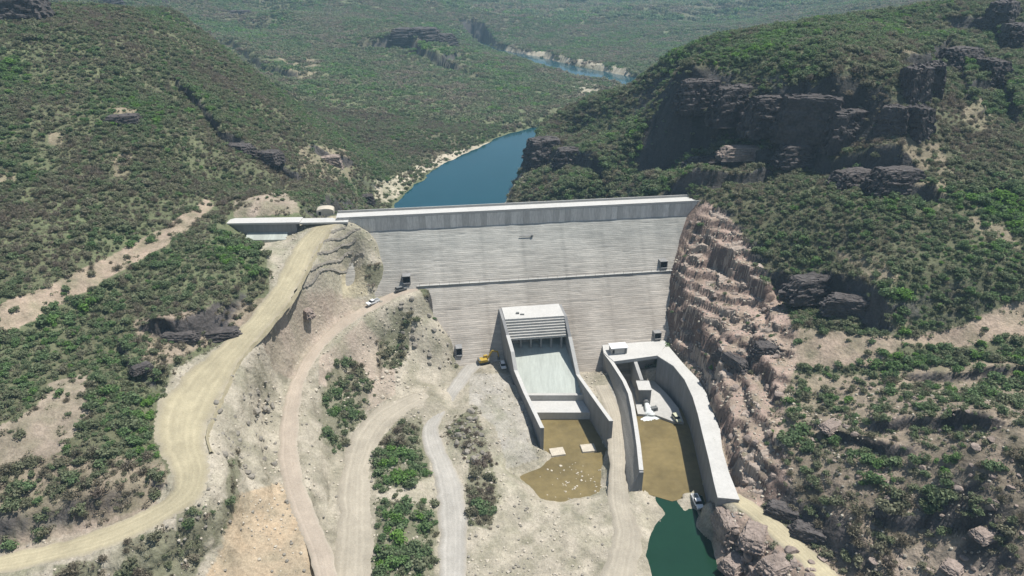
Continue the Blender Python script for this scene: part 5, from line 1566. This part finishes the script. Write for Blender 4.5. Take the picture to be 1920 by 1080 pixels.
q = put(1307, 945); pickup("white_truck", (q[0], q[1], q[2]+0.05), -1.45, M['white_paint'], 'white pickup parked on gravel against the end of the right channel wall', s=1.12)
q = W(699, 567, 31.6); pickup("white_pickup", (q[0], q[1], float(H(q[0], q[1])[0])+0.3), math.radians(225), M['white_paint'], 'white pickup on the narrow track below the left end of the dam')
q = W(752, 546, 33.0); pickup("dark_car", (q[0], q[1], float(H(q[0], q[1])[0])+0.3), math.radians(30), M['grey_paint'], 'dark car where the narrow track reaches the dam face', bed=False, cat='car')
q = put(943, 688); pickup("small_car", q, math.radians(-80), M['white_paint'], 'pale car parked beside the shaded spillway intake wall', bed=False, cat='car')
q = W(1268, 787, 0.92); pickup("site_car", q, math.radians(-75), plain_mat("cream_paint", (0.5, 0.5, 0.36), 0.4), 'cream topped car on the outlet apron by the right channel wall', bed=False, cat='car')
q = W(1226, 769, 0.92)
gen = tag(empty("pump_set", q, 0.3), 'dark pump set on the outlet apron beside the water jet', 'pump')
MB().box(-1.2, 1.2, -0.7, 0.7, 0.35, 1.35).build("housing", M['grey_paint'], gen, bevel=0.06)
MB().box(-1.3, 1.3, -0.8, 0.8, 0.2, 0.35).build("skid", M['steel'], gen)
MB().cyl((0.7, 0.2, 1.3), (0.7, 0.2, 1.9), 0.09, 8).build("exhaust", M['steel'], gen)
MB().cyl((-1.2, 0, 0.8), (-1.9, 0, 0.5), 0.2, 10).build("hose", M['tyre'], gen)
for yy in (-0.75, 0.75): wheel(gen, 0, yy, 0.34, 0.2)

def excavator(p, heading, label):
    r = tag(empty("excavator", p, heading), label, 'excavator')
    for k in (-1, 1):
        t = profile([(-1.9, 0.25), (-1.6, 0.0), (1.6, 0.0), (1.9, 0.25), (1.9, 0.6), (1.6, 0.85), (-1.6, 0.85), (-1.9, 0.6)], 0.55)
        t.v = [(a, b+k*1.15, c) for a, b, c in t.v]
        t.build("track", M['tyre'], r)
    MB().box(-1.1, 1.1, -0.9, 0.9, 0.45, 0.95).build("undercarriage", M['grey_paint'], r)
    profile([(-2.2, 1.0), (1.2, 1.0), (1.2, 1.5), (0.9, 2.0), (-2.0, 2.1), (-2.4, 1.7)], 2.5).build("house", M['yellow_paint'], r, bevel=0.08)
    MB().box(-2.3, -1.7, -1.2, 1.2, 1.0, 2.15).build("counterweight", M['grey_paint'], r)
    cabm = MB().box(0.0, 1.45, 0.35, 1.2, 1.5, 2.95).build("cab", M['yellow_paint'], r, bevel=0.05)
    MB().box(0.1, 1.5, 0.42, 1.23, 2.0, 2.8).build("window", M['glass'], cabm)
    def bar(a, b, w, h, nm):
        a, b = Vector(a), Vector(b); d = (b-a).normalized(); up = d.cross(Vector((0, 1, 0))).normalized()
        sd_ = Vector((0, w/2, 0)); u = up*h/2
        MB().hexa([a-sd_-u, a+sd_-u, a+sd_+u, a-sd_+u], [b-sd_-u*.8, b+sd_-u*.8, b+sd_+u*.8, b-sd_+u*.8]).build(nm, M['yellow_paint'], r)
    bar((1.0, -0.2, 1.6), (3.1, -0.2, 4.9), 0.5, 0.6, "boom")
    bar((3.1, -0.2, 4.9), (5.3, -0.2, 4.1), 0.48, 0.5, "boom_tip")
    bar((5.2, -0.2, 4.4), (5.7, -0.2, 1.8), 0.4, 0.42, "stick")
    MB().add([(5.2, -0.8, 1.9), (6.1, -0.8, 1.6), (5.9, -0.8, 0.7), (5.0, -0.8, 0.9), (5.2, 0.4, 1.9), (6.1, 0.4, 1.6), (5.9, 0.4, 0.7), (5.0, 0.4, 0.9)], [(0, 1, 2, 3), (7, 6, 5, 4), (0, 4, 5, 1), (1, 5, 6, 2), (2, 6, 7, 3), (3, 7, 4, 0)]).build("bucket", M['steel'], r)
q = put(908, 681); excavator(q, math.radians(20), 'yellow excavator with raised boom beside the spillway intake')

# ------------------------------------------------------------------ haze
hz = MB().box(-4100, 4100, -60, 5350, -8, 760)
ho = hz.build("haze", None)
mh = bpy.data.materials.new("haze_air"); mh.use_nodes = True
nt = mh.node_tree
for n_ in list(nt.nodes):
    if n_.type == 'BSDF_PRINCIPLED': nt.nodes.remove(n_)
pv_ = nt.nodes.new("ShaderNodeVolumePrincipled")
pv_.inputs["Color"].default_value = (0.50, 0.78, 1.0, 1)
pv_.inputs["Density"].default_value = 0.00016
pv_.inputs["Anisotropy"].default_value = 0.1
nt.links.new(pv_.outputs[0], nt.nodes["Material Output"].inputs["Volume"])
ho.data.materials.append(mh)
tag(ho, kind='stuff', label='thin pale haze over the valley')
